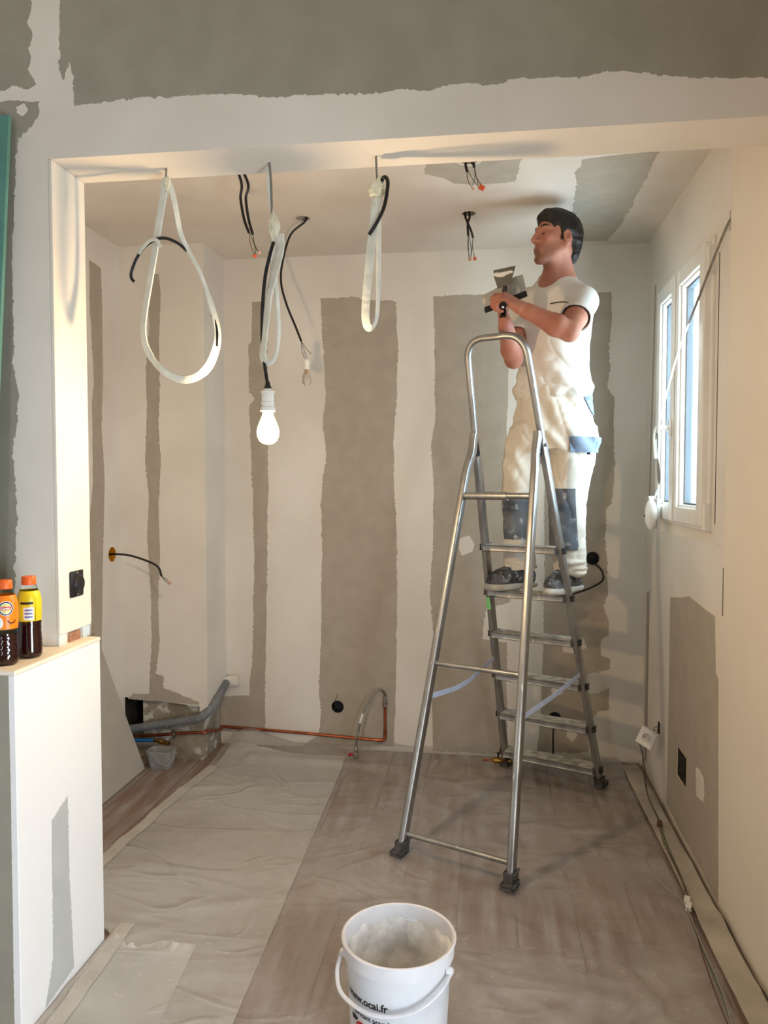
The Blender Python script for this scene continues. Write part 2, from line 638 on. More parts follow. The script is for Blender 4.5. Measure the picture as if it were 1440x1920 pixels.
# ---- partition with the wide opening: beam, jamb, left part
bm = B()
pr = [(XFL, -.0125), (XHL - .002, -.0125), (XHL - .002, ZH), (XJ - .012, ZH), (XJ - .012, ZS), (XR, ZS), (XR, ZCF), (XFL, ZCF)]
fr = [bm.verts.new((x, YF, z)) for x, z in pr]
bk = [bm.verts.new((x, YF2, z)) for x, z in pr]
bm.faces.new(fr); bm.faces.new(bk[::-1])
for k in range(len(pr)):
    bm.faces.new((fr[k], bk[k], bk[(k + 1) % len(pr)], fr[(k + 1) % len(pr)]))
wall_front = struct('wall_partition', bm, WHITE, 'partition wall and beam framing the wide kitchen opening')
obj('jamb_lining', box(B(), (XJ - .012, YF, 0.978), (XJ, YF2, ZS - .0005), bevel=.002, segs=1), WHITE, wall_front, smooth=False)
obj('corner_offcut', box(B(), (XJ - .011, YF + .002, ZH), (XJ - .004, YF + .035, 0.98)), M('pale_blue_card', lin(196, 214, 226), lin(222, 222, 216), scale=30, rough=.8), wall_front, smooth=False)
obj('timber_offcut', box(B(), (XJ - .0115, YF + .06, ZH), (XJ - .006, YF + .12, 0.972)), M('raw_timber', lin(170, 128, 104), lin(140, 100, 80), scale=30, rough=.8), wall_front, smooth=False)
obj('corner_offcut', box(B(), (XJ - .011, YF + .13, ZH), (XJ - .003, YF2 - .004, 0.98)), M('pale_blue_tape', lin(190, 210, 226), lin(216, 220, 222), scale=22, rough=.8), wall_front, smooth=False)

HALFW = M('half_wall_coat', lin(240, 240, 239), lin(235, 235, 234), scale=1.6, rough=.7, bump=.04, bscale=25)
HALFT = M('half_wall_cap', lin(238, 229, 214), lin(230, 219, 202), scale=6, rough=.7)
wall_half = struct('wall_half', box(B(), (XHL, YH0, -.0125), (XHR, YH1, ZH - .012), bevel=.002, segs=1), HALFW, 'low white half wall carrying the two bottles')
obj('wall_cap', box(B(), (XHL, YH0 - .003, ZH - .012), (XHR + .002, YH1 + .002, ZH), bevel=.003, segs=2), HALFT, wall_half, smooth=False)

# ---- front room shell, out of view, its windows sized to balance the daylight
struct('wall_left_front', box(B(), (XFL - .1, YR, -.0125), (XFL, YF2, ZCF)), CREAM, 'left wall of the front room')
struct('ceiling_front', box(B(), (XFL, YR, ZCF), (XR, YF2, ZCF + .1)), CEIL, 'ceiling of the front room')
struct('wall_rear', holed('Y', YR, XFL, XR, -.0125, ZCF, [(RWX - RWW / 2, RWX + RWW / 2, 0.25, 2.45)], 0.12, -1), CREAM, 'rear wall of the front room with a narrow fill-light window')
rw = B()
for k in range(4):
    x = RWX - RWW / 2 + RWW * k / 3
    box(rw, (x - .035, YR - .09, .25), (x + .035, YR - .03, 2.45))
box(rw, (RWX - RWW / 2, YR - .09, .25), (RWX + RWW / 2, YR - .03, .31))
box(rw, (RWX - RWW / 2, YR - .09, 2.39), (RWX + RWW / 2, YR - .03, 2.45))
struct('fill_window', rw, PVCW, 'unseen fill-light window behind the camera')  # unseen window added to let fill daylight into the front room
rw = B()
box(rw, (XR + .03, W3[0], W3[2]), (XR + .09, W3[0] + .06, W3[3])); box(rw, (XR + .03, W3[1] - .06, W3[2]), (XR + .09, W3[1], W3[3]))
box(rw, (XR + .03, W3[0] + .06, W3[2]), (XR + .09, W3[1] - .06, W3[2] + .06)); box(rw, (XR + .03, W3[0] + .06, W3[3] - .06), (XR + .09, W3[1] - .06, W3[3]))
struct('window_3', rw, PVCW, 'low glazed window in the right wall beside the camera')

for a_, c_ in hb: circ_hole('Y', YB, a_, c_, .0305)
for c_ in ch: circ_hole('Z', ZC, c_.x, c_.y, .0295)
circ_hole('X', XL, 3.555, 1.055, .0345)
for h_ in holesR: HOLES['X'].append((XR, [(h_[0], h_[2]), (h_[1], h_[2]), (h_[1], h_[3]), (h_[0], h_[3])]))
# ---- plaster areas, traced on the real wall planes
PB = ('Y', YB)
patch(wall_back, BOARD, PB, [(472, 566), (500, 565), (502, 690), (500, 760), (503, 900), (501, 1050), (499, 1200), (497, 1370), (404, 1372), (404, 1306), (468, 1304), (474, 1200), (477, 1050), (474, 930), (470, 840), (468, 760), (478, 748), (467, 735), (466, 650), (472, 640), (472, 600)], .005)
patch(wall_back, BOARD, PB, [(601, 559), (672, 557), (682, 562), (743, 566), (746, 640), (745, 740), (737, 830), (739, 900), (744, 1000), (744, 1150), (742, 1300), (738, 1400), (560, 1400), (598, 1378), (602, 1330), (598, 1300), (602, 1180), (604, 1050), (603, 930), (612, 850), (606, 790), (611, 740), (605, 650)], .005)
patch(wall_back, BOARD, PB, [(812, 556), (880, 552), (952, 556), (957, 640), (950, 800), (957, 1000), (957, 1128), (912, 1140), (904, 1198), (950, 1204), (951, 1415), (811, 1408), (809, 1300), (815, 1210), (806, 1110), (812, 1000), (813, 900), (808, 835), (816, 790), (815, 650)], .005)
patch(wall_back, BOARD, PB, [(1020, 560), (1080, 550), (1146, 546), (1147, 600), (1141, 660), (1144, 690), (1138, 728), (1152, 745), (1150, 800), (1153, 860), (1147, 945), (1137, 955), (1136, 1020), (1140, 1110), (1132, 1140), (1142, 1165), (1142, 1190), (1128, 1198), (1126, 1228), (1143, 1234), (1143, 1254), (1102, 1262), (1098, 1300), (1120, 1300), (1142, 1290), (1142, 1330), (1122, 1333), (1104, 1355), (1104, 1410), (1005, 1412), (1014, 1350), (1018, 1240), (1021, 1100)], .006)
patch(wall_back, WHITE, PB, [(862, 1010), (880, 1004), (890, 1020), (886, 1034), (866, 1042), (860, 1028)], .002, .0012, 'compound_patch')
patch(wall_back, WHITE, PB, [(1053, 1205), (1094, 1196), (1100, 1214), (1078, 1226), (1056, 1222)], .002, .0012, 'compound_patch')
patch(wall_back, WHITE, PB, [(1035, 1284), (1056, 1284), (1055, 1300), (1044, 1306), (1034, 1298)], .002, .0012, 'compound_patch')
patch(wall_back, WHITE, PB, [(1064, 1366), (1076, 1364), (1082, 1378), (1073, 1392), (1062, 1380)], .002, .0012, 'compound_patch')
PC = ('Y', YBR)
patch(wall_col, BOARD, PC, [(280, 512), (299, 515), (301, 560), (298, 640), (300, 700), (297, 800), (302, 860), (297, 950), (300, 1030), (296, 1130), (300, 1200), (292, 1262), (307, 1268), (306, 1290), (372, 1316), (372, 1322), (240, 1310), (250, 1300), (280, 1300), (284, 1200), (282, 1100), (276, 1010), (279, 930), (272, 860), (276, 760), (273, 690), (280, 610)], .004)
PLW = ('X', XL)
patch(wall_left, BOARD, PLW, [(167, 487), (189, 502), (192, 600), (193, 720), (190, 800), (196, 900), (193, 1050), (190, 1260), (166, 1330), (172, 1150), (168, 980), (174, 900), (172, 760), (176, 720), (172, 640), (168, 570)], .004)
PR = ('X', XR)
patch(wall_right, BOARD, PR, [(1257, 1119), (1275, 1121), (1292, 1118), (1300, 1124), (1322, 1142), (1341, 1156), (1342, 1262), (1347, 1274), (1347, 1694), (1310, 1620), (1278, 1562), (1250, 1508), (1254, 1300)], .002)
patch(wall_right, WHITE, PR, [(1305, 1438), (1312, 1442), (1320, 1460), (1321, 1490), (1319, 1504), (1306, 1492)], .001, .0012, 'compound_patch')
for q in ([(3.94, 2.57), (2.62, 2.57), (2.64, 2.29), (3.62, 2.29), (3.63, 1.19), (2.66, 1.20), (2.665, .99), (3.40, .93), (3.40, .0), (3.945, .0)],
          [(2.79, 2.29), (2.64, 2.29), (2.66, 1.2), (2.79, 1.2)]):
    patch(wall_right, WHITE, PR, [Vector((XR, a, b)) for a, b in q], .003, .0003, 'compound_band', px=False)
patch(wall_right, BOARD, PR, [(1213, 1110), (1218, 1108), (1213, 1430), (1208, 1424)], .0015, .0008)
patch(wall_right, BOARD, PR, [(1228, 536), (1231, 532), (1219, 958), (1216, 960)], .001, .0008)
PT = ('Z', ZC)
patch(ceiling, BOARD, PT, [(800, 290), (985, 270), (966, 340), (905, 346), (850, 344), (832, 334), (796, 326)], .006)
patch(ceiling, BOARD, PT, [(1090, 300), (1240, 280), (1205, 345), (1188, 380), (1165, 420), (1139, 451), (1064, 453), (1072, 400), (1082, 340), (1078, 322), (1090, 312)], .006)
PF = ('Y', YF)
patch(wall_front, BOARD_D, PF, [(110, -60), (1560, -60), (1560, 148), (1440, 147), (1300, 146), (1190, 136), (1130, 134), (1100, 143), (960, 148), (935, 157), (905, 162), (885, 157), (850, 158), (810, 169), (760, 168), (720, 173), (600, 178), (500, 183), (440, 176), (400, 176), (330, 181), (250, 184), (200, 191), (140, 199), (136, 140), (128, 115), (118, 150), (110, 130), (112, 60)], .005)
patch(wall_front, BOARD_D, PF, [(-120, -60), (55, -60), (58, 20), (50, 40), (60, 60), (52, 90), (58, 108), (52, 130), (68, 158), (50, 168), (30, 160), (0, 172), (-120, 180)], .006)
patch(wall_front, BOARD_D, PF, [(-120, 190), (74, 190), (73, 215), (52, 245), (34, 258), (30, 300), (26, 380), (22, 500), (26, 600), (22, 680), (36, 740), (34, 790), (26, 830), (30, 950), (28, 1100), (26, 1240), (-120, 1240)], .005)  # bare board, with the shade along the left edge included in the dark tone
patch(wall_front, WHITE, PF, [(30, 200), (46, 194), (53, 206), (44, 218), (32, 212)], .002, .0012, 'compound_patch')
patch(wall_half, BOARD, ('X', XHR), [(93, 1596), (125, 1572), (128, 1700), (132, 1810), (100, 1850), (82, 1890), (94, 1780)], .002) if False else None
bmq = [Vector((XHR, *p)) for p in [(1.905, .50), (1.985, .535), (1.987, .30), (2.005, .03), (1.86, .01), (1.90, .12)]]
pp = patch(wall_half, M('half_wall_card', lin(190, 191, 188), lin(182, 184, 182), scale=10, rough=.8), ('X', XHR), bmq, .003, px=False)
for v in pp.data.vertices: v.co.x = XHR + (XHR - v.co.x) if v.co.x < XHR else v.co.x
patch(wall_half, BOARD_D, ('Y', YH0), [(-80, 1268), (16, 1266), (24, 1700), (28, 2000), (-80, 2000)], .0008)


# ================================================================== window in the right wall
GLASS = bpy.data.materials.new('window_glass')
GLASS.use_nodes = True
_nt = GLASS.node_tree
_nt.nodes.remove(_nt.nodes['Principled BSDF'])
_tr = _nt.nodes.new('ShaderNodeBsdfTransparent')
_tr.inputs[0].default_value = (0.93, 0.97, 0.98, 1)
_gl = _nt.nodes.new('ShaderNodeBsdfGlossy')
_gl.inputs['Roughness'].default_value = 0.02
_lw = _nt.nodes.new('ShaderNodeLayerWeight')
_lw.inputs[0].default_value = 0.5
_pw = _nt.nodes.new('ShaderNodeMath')
_pw.operation = 'POWER'
_pw.inputs[1].default_value = 5.0
_nt.links.new(_lw.outputs['Facing'], _pw.inputs[0])
_fr = _nt.nodes.new('ShaderNodeMath')
_fr.operation = 'MULTIPLY_ADD'
_fr.inputs[1].default_value, _fr.inputs[2].default_value = 0.7, 0.03
_nt.links.new(_pw.outputs[0], _fr.inputs[0])
_mx = _nt.nodes.new('ShaderNodeMixShader')
_nt.links.new(_fr.outputs[0], _mx.inputs[0])
_nt.links.new(_tr.outputs[0], _mx.inputs[1])
_nt.links.new(_gl.outputs[0], _mx.inputs[2])
_nt.links.new(_mx.outputs[0], _nt.nodes['Material Output'].inputs[0])
SEAL = M('grey_gasket', lin(92, 98, 104), rough=.6)

win = root('window_1', (XR, 3.2, WZ0), 'white plastic casement window with two tall panes in the right wall', 'window', kind='structure')


def ring(bm, x0, x1, y0, y1, z0, z1, w, bevel=.004):
    """rectangular frame in the X plane"""
    box(bm, (x0, y0, z0), (x1, y0 + w, z1), bevel)
    box(bm, (x0, y1 - w, z0), (x1, y1, z1), bevel)
    box(bm, (x0, y0 + w, z0), (x1, y1 - w, z0 + w), bevel)
    box(bm, (x0, y0 + w, z1 - w), (x1, y1 - w, z1), bevel)
    return bm


obj('window_frame', ring(B(), XR - .012, XR + .07, WY0 + .002, WY1 - .002, WZ0 + .002, WZ1 - .002, .045), PVCW, win, smooth=False)
for nm, y0, y1 in (('far', 3.245, 3.575), ('near', 2.822, 3.243)):
    b = ring(B(), XR - .034, XR + .035, y0, y1, WZ0 + .018, WZ1 - .018, .062, .005)
    ring(b, XR - .022, XR + .03, y0 + .055, y1 - .055, WZ0 + .073, WZ1 - .073, .016, .003)
    sash = obj('sash', b, PVCW, win, smooth=False)
    obj('gasket', ring(B(), XR - .004, XR + .022, y0 + .070, y1 - .070, WZ0 + .088, WZ1 - .088, .008, 0), SEAL, sash, smooth=False)
    obj('pane', box(B(), (XR + .006, y0 + .074, WZ0 + .092), (XR + .012, y1 - .074, WZ1 - .092)), GLASS, sash, smooth=False)
    obj('pane', box(B(), (XR + .024, y0 + .068, WZ0 + .086), (XR + .028, y1 - .068, WZ1 - .086)), GLASS, sash, smooth=False)
# centre cover strip, hinges
obj('cover_strip', box(B(), (XR - .040, 3.222, WZ0 + .02), (XR - .034, 3.262, WZ1 - .02), .003), PVCW, win, smooth=False)
for z in (WZ1 - .085, WZ0 + .055):
    b = B()
    lathe(b, [(0, -.045), (.009, -.045), (.009, .045), (0, .045)], (XR - .022, 2.808, z), n=12)
    box(b, (XR - .018, 2.800, z - .05), (XR - .008, 2.826, z + .05), .002)
    obj('hinge', b, WPLAST, win)
# handle
hz, hy = 1.632, 3.243
b = box(B(), (XR - .050, hy - .014, hz - .035), (XR - .040, hy + .014, hz + .035), .006, 3)
hd = obj('handle', b, WPLAST, win)
b = B()
lathe(b, [(0, 0), (.012, 0), (.011, .03), (.012, .045), (0, .045)], (XR - .048, hy, hz), axis=(-1, 0, 0), n=14)
P = smooth_path([(XR - .088, hy, hz + .004), (XR - .094, hy + .022, hz - .004), (XR - .096, hy + .036, hz - .04), (XR - .095, hy + .034, hz - .085), (XR - .094, hy + .026, hz - .125)], 6)
sweep(b, P, rrect(.012, .019, .005), scales=[1 - .25 * i / len(P) for i in range(len(P))])
obj('lever', b, WPLAST, hd)

# light rendered wall of the neighbouring house, seen through the near pane
ROUGH = M('roughcast', lin(206, 208, 210), lin(168, 170, 174), scale=5, rough=.95, detail=8, contrast=(.42, .56), bump=.6, bscale=25)
nb = tag(obj('neighbour_house_wall', box(B(), (1.86, 6.6, -2), (6.5, 6.9, 7.5)), ROUGH, smooth=False, origin=(4, 6.6, -2)),
         'pale mottled roughcast wall of the house outside the window', 'house wall')

# roller shutter strap and winder
STRAP = M('strap_webbing', lin(226, 222, 212), lin(206, 202, 192), scale=60, rough=.7)
STRAPG = M('strap_worn', lin(150, 144, 134), lin(126, 120, 112), scale=60, rough=.8)
wc = Vector((XR - .050, 3.43, 1.285))
st = root('shutter_strap', (XR, SLY, SLZ), 'long grey-white roller shutter strap stretched from wall slot over window handle', 'strap')
P1 = [(XR + .01, SLY, SLZ + .01), (XR - .004, SLY + .01, SLZ - .005), (XR - .025, SLY + .10, SLZ - .10), (XR - .06, SLY + .26, SLZ - .275)]
b = B(); sweep(b, smooth_path(P1, 6), rrect(.0016, .009, .0007, 1), up=(.55, -.8, 0))
obj('worn_webbing', b, STRAPG, st)
P2 = [P1[-1], (XR - .075, 3.05, 1.86), (XR - .088, 3.24, 1.650), (XR - .092, 3.262, 1.632)]
b = B(); sweep(b, smooth_path(P2, 6), rrect(.0016, .0115, .0007, 1), up=(.55, -.8, 0))
obj('webbing', b, STRAP, st)
P3 = [P2[-1], (XR - .085, 3.29, 1.56), (XR - .062, 3.36, 1.46), (XR - .055, 3.39, 1.40), (XR - .06, 3.42, 1.355), wc + Vector((-.02, -.005, .04))]
Pq = smooth_path(P3, 6)
b = B(); sweep(b, Pq, rrect(.0016, .014, .0007, 1), up=(1, 0, 0), twist=[1.2 * math.sin(i * .35) for i in range(len(Pq))])
obj('loose_webbing', b, STRAPG, st)
wn = root('strap_winder', wc + Vector((0, 0, -.07)), 'white plastic shutter strap winder hanging open below the window corner', 'winder')
b = box(B(), wc + Vector((-.004, -.012, -.075)), wc + Vector((.0115, .022, .055)), .004, 2)
obj('wall_plate', b, WPLAST, wn)
b = B()
bmesh.ops.create_uvsphere(b, u_segments=20, v_segments=12, radius=1)
for v in b.verts:
    v.co = wc + Vector((-.030 + v.co.x * .026, -.016 + v.co.y * .030, -.012 + v.co.z * .066))
cover = obj('cover', b, WPLAST, wn)
b = B(); lathe(b, [(0, 0), (.004, 0), (.004, .004), (0, .004)], wc + Vector((-.056, -.02, -.018)), axis=(-1, -.1, 0), n=10)
obj('screw', b, BLACKP, cover)
b = box(B(), wc + Vector((-.04, -.012, .05)), wc + Vector((-.012, .008, .066)), .003)
obj('strap_guide', b, WPLAST, wn)
# slot plate edge of the wall joint
# ================================================================== electrical boxes and cables
ORANGE = M('orange_box', lin(205, 140, 28), lin(186, 122, 20), scale=20, rough=.5)
WHITEV = M('pale_void', lin(150, 142, 130), lin(180, 172, 160), scale=20, rough=.9)


def cup(name, c, axis, r, depth, mat, label, cat, group=None, rim=.006, parent=None):
    """recessed round box: flange on the wall face, tube and bottom behind it. axis points into the room"""
    b = B()
    R = r + .003
    if mat is not BLACKP and parent is not None:
        rb_ = B()
        lathe(rb_, [(r + .001, .0003), (r + .001, .0009), (r + .018, .0007), (r + .019, .0002)], c, axis, 32)
        obj('filler_ring', rb_, CEIL if abs(axis[2]) > .5 else WHITE, parent)
    lathe(b, [(0, -depth), (r, -depth), (r, .0012), (r + .002, .002), (R, .0014), (R, .0004), (r + .001, .0004), (r + .001, -depth - .002), (0, -depth - .002)], c, axis, 28)
    if parent is not None:
        return obj(name, b, mat, parent)
    o = obj(name, b, mat, origin=c)
    return tag(o, label, cat, group)


def cable(name, pts, r, mat, parent=None, n=8, sm=6, origin=None):
    b = B()
    tube(b, smooth_path(pts, sm), r, n)
    return obj(name, b, mat, parent, origin=origin)


COPPERW = M('copper_wire', lin(170, 96, 60), rough=.35, metal=.8)
WGREEN = M('green_wire', lin(70, 96, 60), rough=.5)
WBROWN = M('brown_wire', lin(92, 58, 44), rough=.5)
WBLUE = M('blue_wire', lin(62, 84, 120), rough=.5)
ORG = M('orange_connector', lin(214, 96, 54), lin(200, 84, 46), scale=40, rough=.4)
CLEAR = M('clear_connector', lin(214, 190, 172), lin(190, 120, 84), scale=70, rough=.25)

# left wall: orange box with a cable
c = Vector((XL, 3.555, 1.055))
o = root('wall_junction_box', c, 'orange recessed wall box with a black cable in the left wall', 'wall box')
cup('box_shell', c, (1, 0, 0), .034, .05, ORANGE, None, None, parent=o)
end = onY(322, 1092, 3.45)
cb = [c + Vector((-.04, .0, -.005)), c + Vector((.02, -.01, .002)), c + Vector((.12, -.03, -.004)), c + Vector((.25, -.05, -.045)), onY(303, 1080, 3.47)]
ca = cable('cable', cb, .0052, CABLE, o)
for k, m in enumerate((WBROWN, WBLUE, WGREEN)):
    q = onY(303, 1080, 3.47)
    cable('wire', [q, q + Vector((.015, -.005, -.006 - .006 * k)), q + Vector((.036, -.008 + .008 * k, -.018 - .012 * k))], .0014, m, ca, 6, 4)
b = B(); obox(b, onY(317, 1092, 3.46), [(1, 0, -.6), (0, 1, 0), (.6, 0, 1)], (.016, .010, .012), .001)
obj('connector', b, CLEAR, ca)

# back wall: dark round boxes
c1, c2, c3 = [Vector((a, YB, z)) for a, z in hb]
o = root('wall_junction_box', c1, 'black round wall box with a bare wire end left of the flexible hose', 'wall box')
cup('box_shell', c1, (0, -1, 0), .030, .045, BLACKP, None, None, parent=o, rim=.001)
cable('wire', [c1 + Vector((.01, .03, -.01)), c1 + Vector((-.018, .01, .005)), c1 + Vector((-.012, -.012, .03)), onY(633, 1302, YB - .03)], .0016, WBROWN, o, 6, 5)
o = root('wall_junction_box', c2, 'black round wall box with curved cable behind the man', 'wall box')
cup('box_shell', c2, (0, -1, 0), .031, .045, BLACKP, None, None, parent=o)
cable('cable', [c2 + Vector((0, .02, -.01)), c2 + Vector((.015, -.025, -.03)), onY(1128, 1070, YB - .05), onY(1130, 1088, YB - .06), onY(1108, 1102, YB - .06), onY(1080, 1112, YB - .05), onY(1062, 1118, YB - .05)], .0052, CABLE, o)
o = root('wall_junction_box', c3, 'black round wall box with hanging cable low behind the ladder steps', 'wall box')
cup('box_shell', c3, (0, -1, 0), .030, .045, BLACKP, None, None, parent=o)
cable('cable', [c3 + Vector((-.01, .02, -.01)), c3 + Vector((-.008, -.03, -.03)), onY(1037, 1380, YB - .05), onY(1036, 1420, YB - .06), onY(1026, 1438, YB - .08), onY(1018, 1446, YB - .09), onY(1015, 1436, YB - .1), onY(1011, 1424, YB - .1)], .0045, CABLE, o)

# ceiling: four holes with hanging cables
def ceiling_drop(c, label, runs, group='cable outlets in the ceiling'):
    o = root('ceiling_cable_outlet', c, label, 'cable', group)
    cup('box_shell', c, (0, 0, -1), .029, .05, WHITEV, None, None, parent=o)
    for pts, wires, conn in runs:
        ca = cable('cable', [c + Vector((pts[0][0] * 0 + random.Random(len(pts)).uniform(-.01, .01), 0, .045))] + pts, .0050, CABLE, o)
        e = Vector(pts[-1])
        for k, w in enumerate(wires):
            cable('wire', [e + Vector((0, 0, .01)), (e + Vector(w)) * .5 + e * .5 + Vector((.006 * (k - 1), 0, 0)), e + Vector(w)], .0013, (WBROWN, WGREEN, WBLUE)[k % 3], ca, 6, 4)
        for cpos, m, s in conn:
            b = B(); obox(b, Vector(cpos), [(1, 0, -.5 if m is ORG and s > .015 else 0), (0, 1, 0), (.5 if m is ORG and s > .015 else 0, 0, 1)], (s, .010, s * .8), .001)
            obj('connector', b, m, ca)
    return o


c = ch[2]
ceiling_drop(c, 'twin black cables hanging from the ceiling left of the lit bulb', [
    ([onY(452, 340, 2.72), onY(451, 372, 2.73), onY(458, 412, 2.74), onY(467, 437, 2.75)], [onY(478, 478, 2.75) - onY(467, 437, 2.75), onY(482, 470, 2.75) - onY(467, 437, 2.75)], [(onY(478, 480, 2.75), ORG, .012)]),
    ([onY(464, 340, 2.72), onY(461, 372, 2.73), onY(466, 410, 2.74), onY(474, 440, 2.75)], [onY(486, 474, 2.75) - onY(474, 440, 2.75), onY(480, 476, 2.75) - onY(474, 440, 2.75)], [(onY(487, 474, 2.75), CLEAR, .010)])])
c = ch[1]
y = c.y
ceiling_drop(c, 'two crossed black cables with stripped ends hanging beside the man\'s head', [
    ([c + Vector((.004, 0, -.01)), onY(877, 420, y), onY(878, 442, y)], [onY(881, 484, y) - onY(878, 442, y), onY(879, 484, y) - onY(878, 442, y), onY(883, 482, y) - onY(878, 442, y)], [(onY(881, 486, y), CLEAR, .014)]),
    ([c + Vector((-.016, 0, -.004)), onY(877, 418, y - .012), onY(883, 432, y - .01), onY(887, 446, y)], [onY(890, 482, y) - onY(887, 446, y), onY(883, 484, y) - onY(887, 446, y)], [(onY(890, 485, y), ORG, .014)])])
c = ch[3]
ceiling_drop(c, 'short stripped wires with a big orange connector hanging just behind the beam', [
    ([c + Vector((-.012, 0, -.01)), onY(873, 310, c.y), onY(876, 322, c.y)], [onY(884, 350, c.y) - onY(876, 322, c.y), onY(898, 352, c.y) - onY(876, 322, c.y)], [(onY(887, 353, c.y), CLEAR, .010)]),
    ([c + Vector((.012, 0, -.01)), onY(888, 306, c.y), onY(889, 314, c.y)], [onY(902, 346, c.y) - onY(889, 314, c.y), onY(897, 348, c.y) - onY(889, 314, c.y), onY(886, 348, c.y) - onY(889, 314, c.y)], [(onY(903, 352, c.y), ORG, .021)])])

# ---- bulbs
BGLASS = M('bulb_clear_glass', (0.98, 0.97, 0.95, 1), rough=.02, trans=1.0, ior=1.22)
LIT = bpy.data.materials.new('bulb_lit_glass')      # glowing glass that lets the filament's light out
LIT.use_nodes = True
_n = LIT.node_tree
_n.nodes.remove(_n.nodes['Principled BSDF'])
_e = _n.nodes.new('ShaderNodeEmission')
_e.inputs[0].default_value = (1.0, .70, .30, 1)
_e.inputs[1].default_value = 7.0
_t = _n.nodes.new('ShaderNodeBsdfTransparent')
_m = _n.nodes.new('ShaderNodeMixShader')
_m.inputs[0].default_value = .35
_n.links.new(_t.outputs[0], _m.inputs[1])
_n.links.new(_e.outputs[0], _m.inputs[2])
_n.links.new(_m.outputs[0], _n.nodes['Material Output'].inputs[0])


def socket(bm, base, s=1.0):
    """lamp holder hanging down from base"""
    lathe(bm, [(0, 0), (.010 * s, 0), (.012 * s, -.006 * s), (.019 * s, -.008 * s), (.019 * s, -.013 * s), (.0165 * s, -.014 * s), (.0165 * s, -.036 * s), (.0185 * s, -.038 * s), (.0185 * s, -.044 * s), (.0165 * s, -.045 * s), (.0165 * s, -.050 * s), (.020 * s, -.052 * s), (.0205 * s, -.062 * s), (0, -.062 * s)], base, n=24)
    return bm


def bulb_shape(bm, base, s=1.0):
    pr = [(.013, 0), (.0135, -.008), (.016, -.018), (.022, -.032), (.0275, -.046), (.0298, -.058), (.0285, -.071), (.023, -.083), (.013, -.0905), (0, -.0925)]
    lathe(bm, [(0, 0)] + [(r * s, h * s) for r, h in pr], base, n=32)
    return bm


bt = onY(502, 728, 2.135)
lamp = root('lit_pendant_bulb', bt, 'glowing warm bulb in a white lamp holder hanging from taped cable', 'light bulb')
obj('lamp_holder', socket(B(), bt, 1.05), WPLAST, lamp)
bl = obj('bulb', bulb_shape(B(), bt + Vector((0, 0, -.060)), 1.08), LIT, lamp)
_pl = bpy.data.lights.new('filament_light', 'POINT')
_pl.energy = BULB
_pl.color = (1.0, BULBG, BULBB)
_pl.shadow_soft_size = .016
_po = bpy.data.objects.new('filament_light', _pl)
_po.location = Vector((0, 0, -.060 - .058 * 1.08))
_po.parent = lamp
COL.objects.link(_po)
b = B(); lathe(b, [(0, .018), (.006, .018), (.008, .008), (.012, .0), (.010, -.004), (0, -.004)], bt, n=12)
obj('cable_grip', b, BLACKP, lamp)
cable('cable', [bt + Vector((0, 0, .01)), onY(497, 690, 2.135), onY(492, 640, 2.132), onY(492, 580, 2.128), onY(497, 520, 2.124), onY(506, 478, 2.124), onY(513, 454, 2.128)], .0052, CABLE, lamp)

ub = onY(575, 674, 3.36)
c = ch[0]
ul = root('unlit_pendant_bulb', c, 'unlit clear bulb dangling on bare wires from a ceiling cable', 'light bulb')
cup('box_shell', c, (0, 0, -1), .029, .05, WHITEV, None, None, parent=ul)
cable('cable', [c + Vector((.01, 0, .03)), c + Vector((.012, 0, -.012)), onY(545, 440, c.y), onY(530, 490, c.y - .005), onY(527, 530, c.y - .01), onY(537, 570, 3.37), onY(554, 612, 3.36), onY(565, 640, 3.36)], .0050, CABLE, ul)
for dx, m in ((-2, WBROWN), (2, WBLUE), (8, WGREEN)):
    e = onY(565, 640, 3.36)
    cable('wire', [e, onY(568 + dx, 656, 3.36), onY(573 + dx * (1 if dx < 8 else 1.4), 672 - (8 if dx == 8 else 0), 3.36)], .0013, m, ul, 6, 4)
obj('lamp_holder', socket(B(), ub, .72), WPLAST, ul)
ubl = obj('bulb', bulb_shape(B(), ub + Vector((0, 0, -.043)), .78), BGLASS, ul)
b = B()
for k in range(4):
    a = k * math.pi / 2
    tube(b, [ub + Vector((.003 * math.cos(a), .003 * math.sin(a), -.05)), ub + Vector((.009 * math.cos(a + .5), .009 * math.sin(a + .5), -.088))], .0006, 5)
lathe(b, [(0, -.045), (.004, -.045), (.002, -.065), (0, -.066)], ub, n=8)
obj('filament', b, M('filament', lin(190, 140, 90), rough=.4, metal=.6), ubl)

# ---- three taped cable loops hanging from the beam
TAPE = M('white_tape', lin(226, 226, 214), lin(204, 206, 196), scale=16, rough=.45, bump=.25, bscale=60)
TAPEY = M('crumpled_tape', lin(230, 228, 204), lin(206, 204, 180), scale=30, rough=.5, bump=.4, bscale=70)
WIREG = M('grey_hanger_wire', lin(120, 118, 110), rough=.5)


def strap(name, pts, parent, w=.017, t=.003, tw=None, mat=None, wid=None):
    P = smooth_path(pts, 8)
    n = len(P)
    twist = [tw(i / (n - 1)) for i in range(n)] if tw else None
    sc = [((1.0), (wid(i / (n - 1)))) for i in range(n)] if wid else None
    b = B()
    sec = [(-t / 2, -w / 2), (-t * .1, 0), (-t / 2, w / 2), (t / 2, w / 2), (t * .9, 0), (t / 2, -w / 2)]
    sweep(b, P, sec, up=(0, -1, 0), twist=twist, scales=sc)
    return obj(name, b, mat or TAPE, parent, angle=60)


def Yq(x, y, d=0.0):
    return onY(x, y, 2.135 + d)


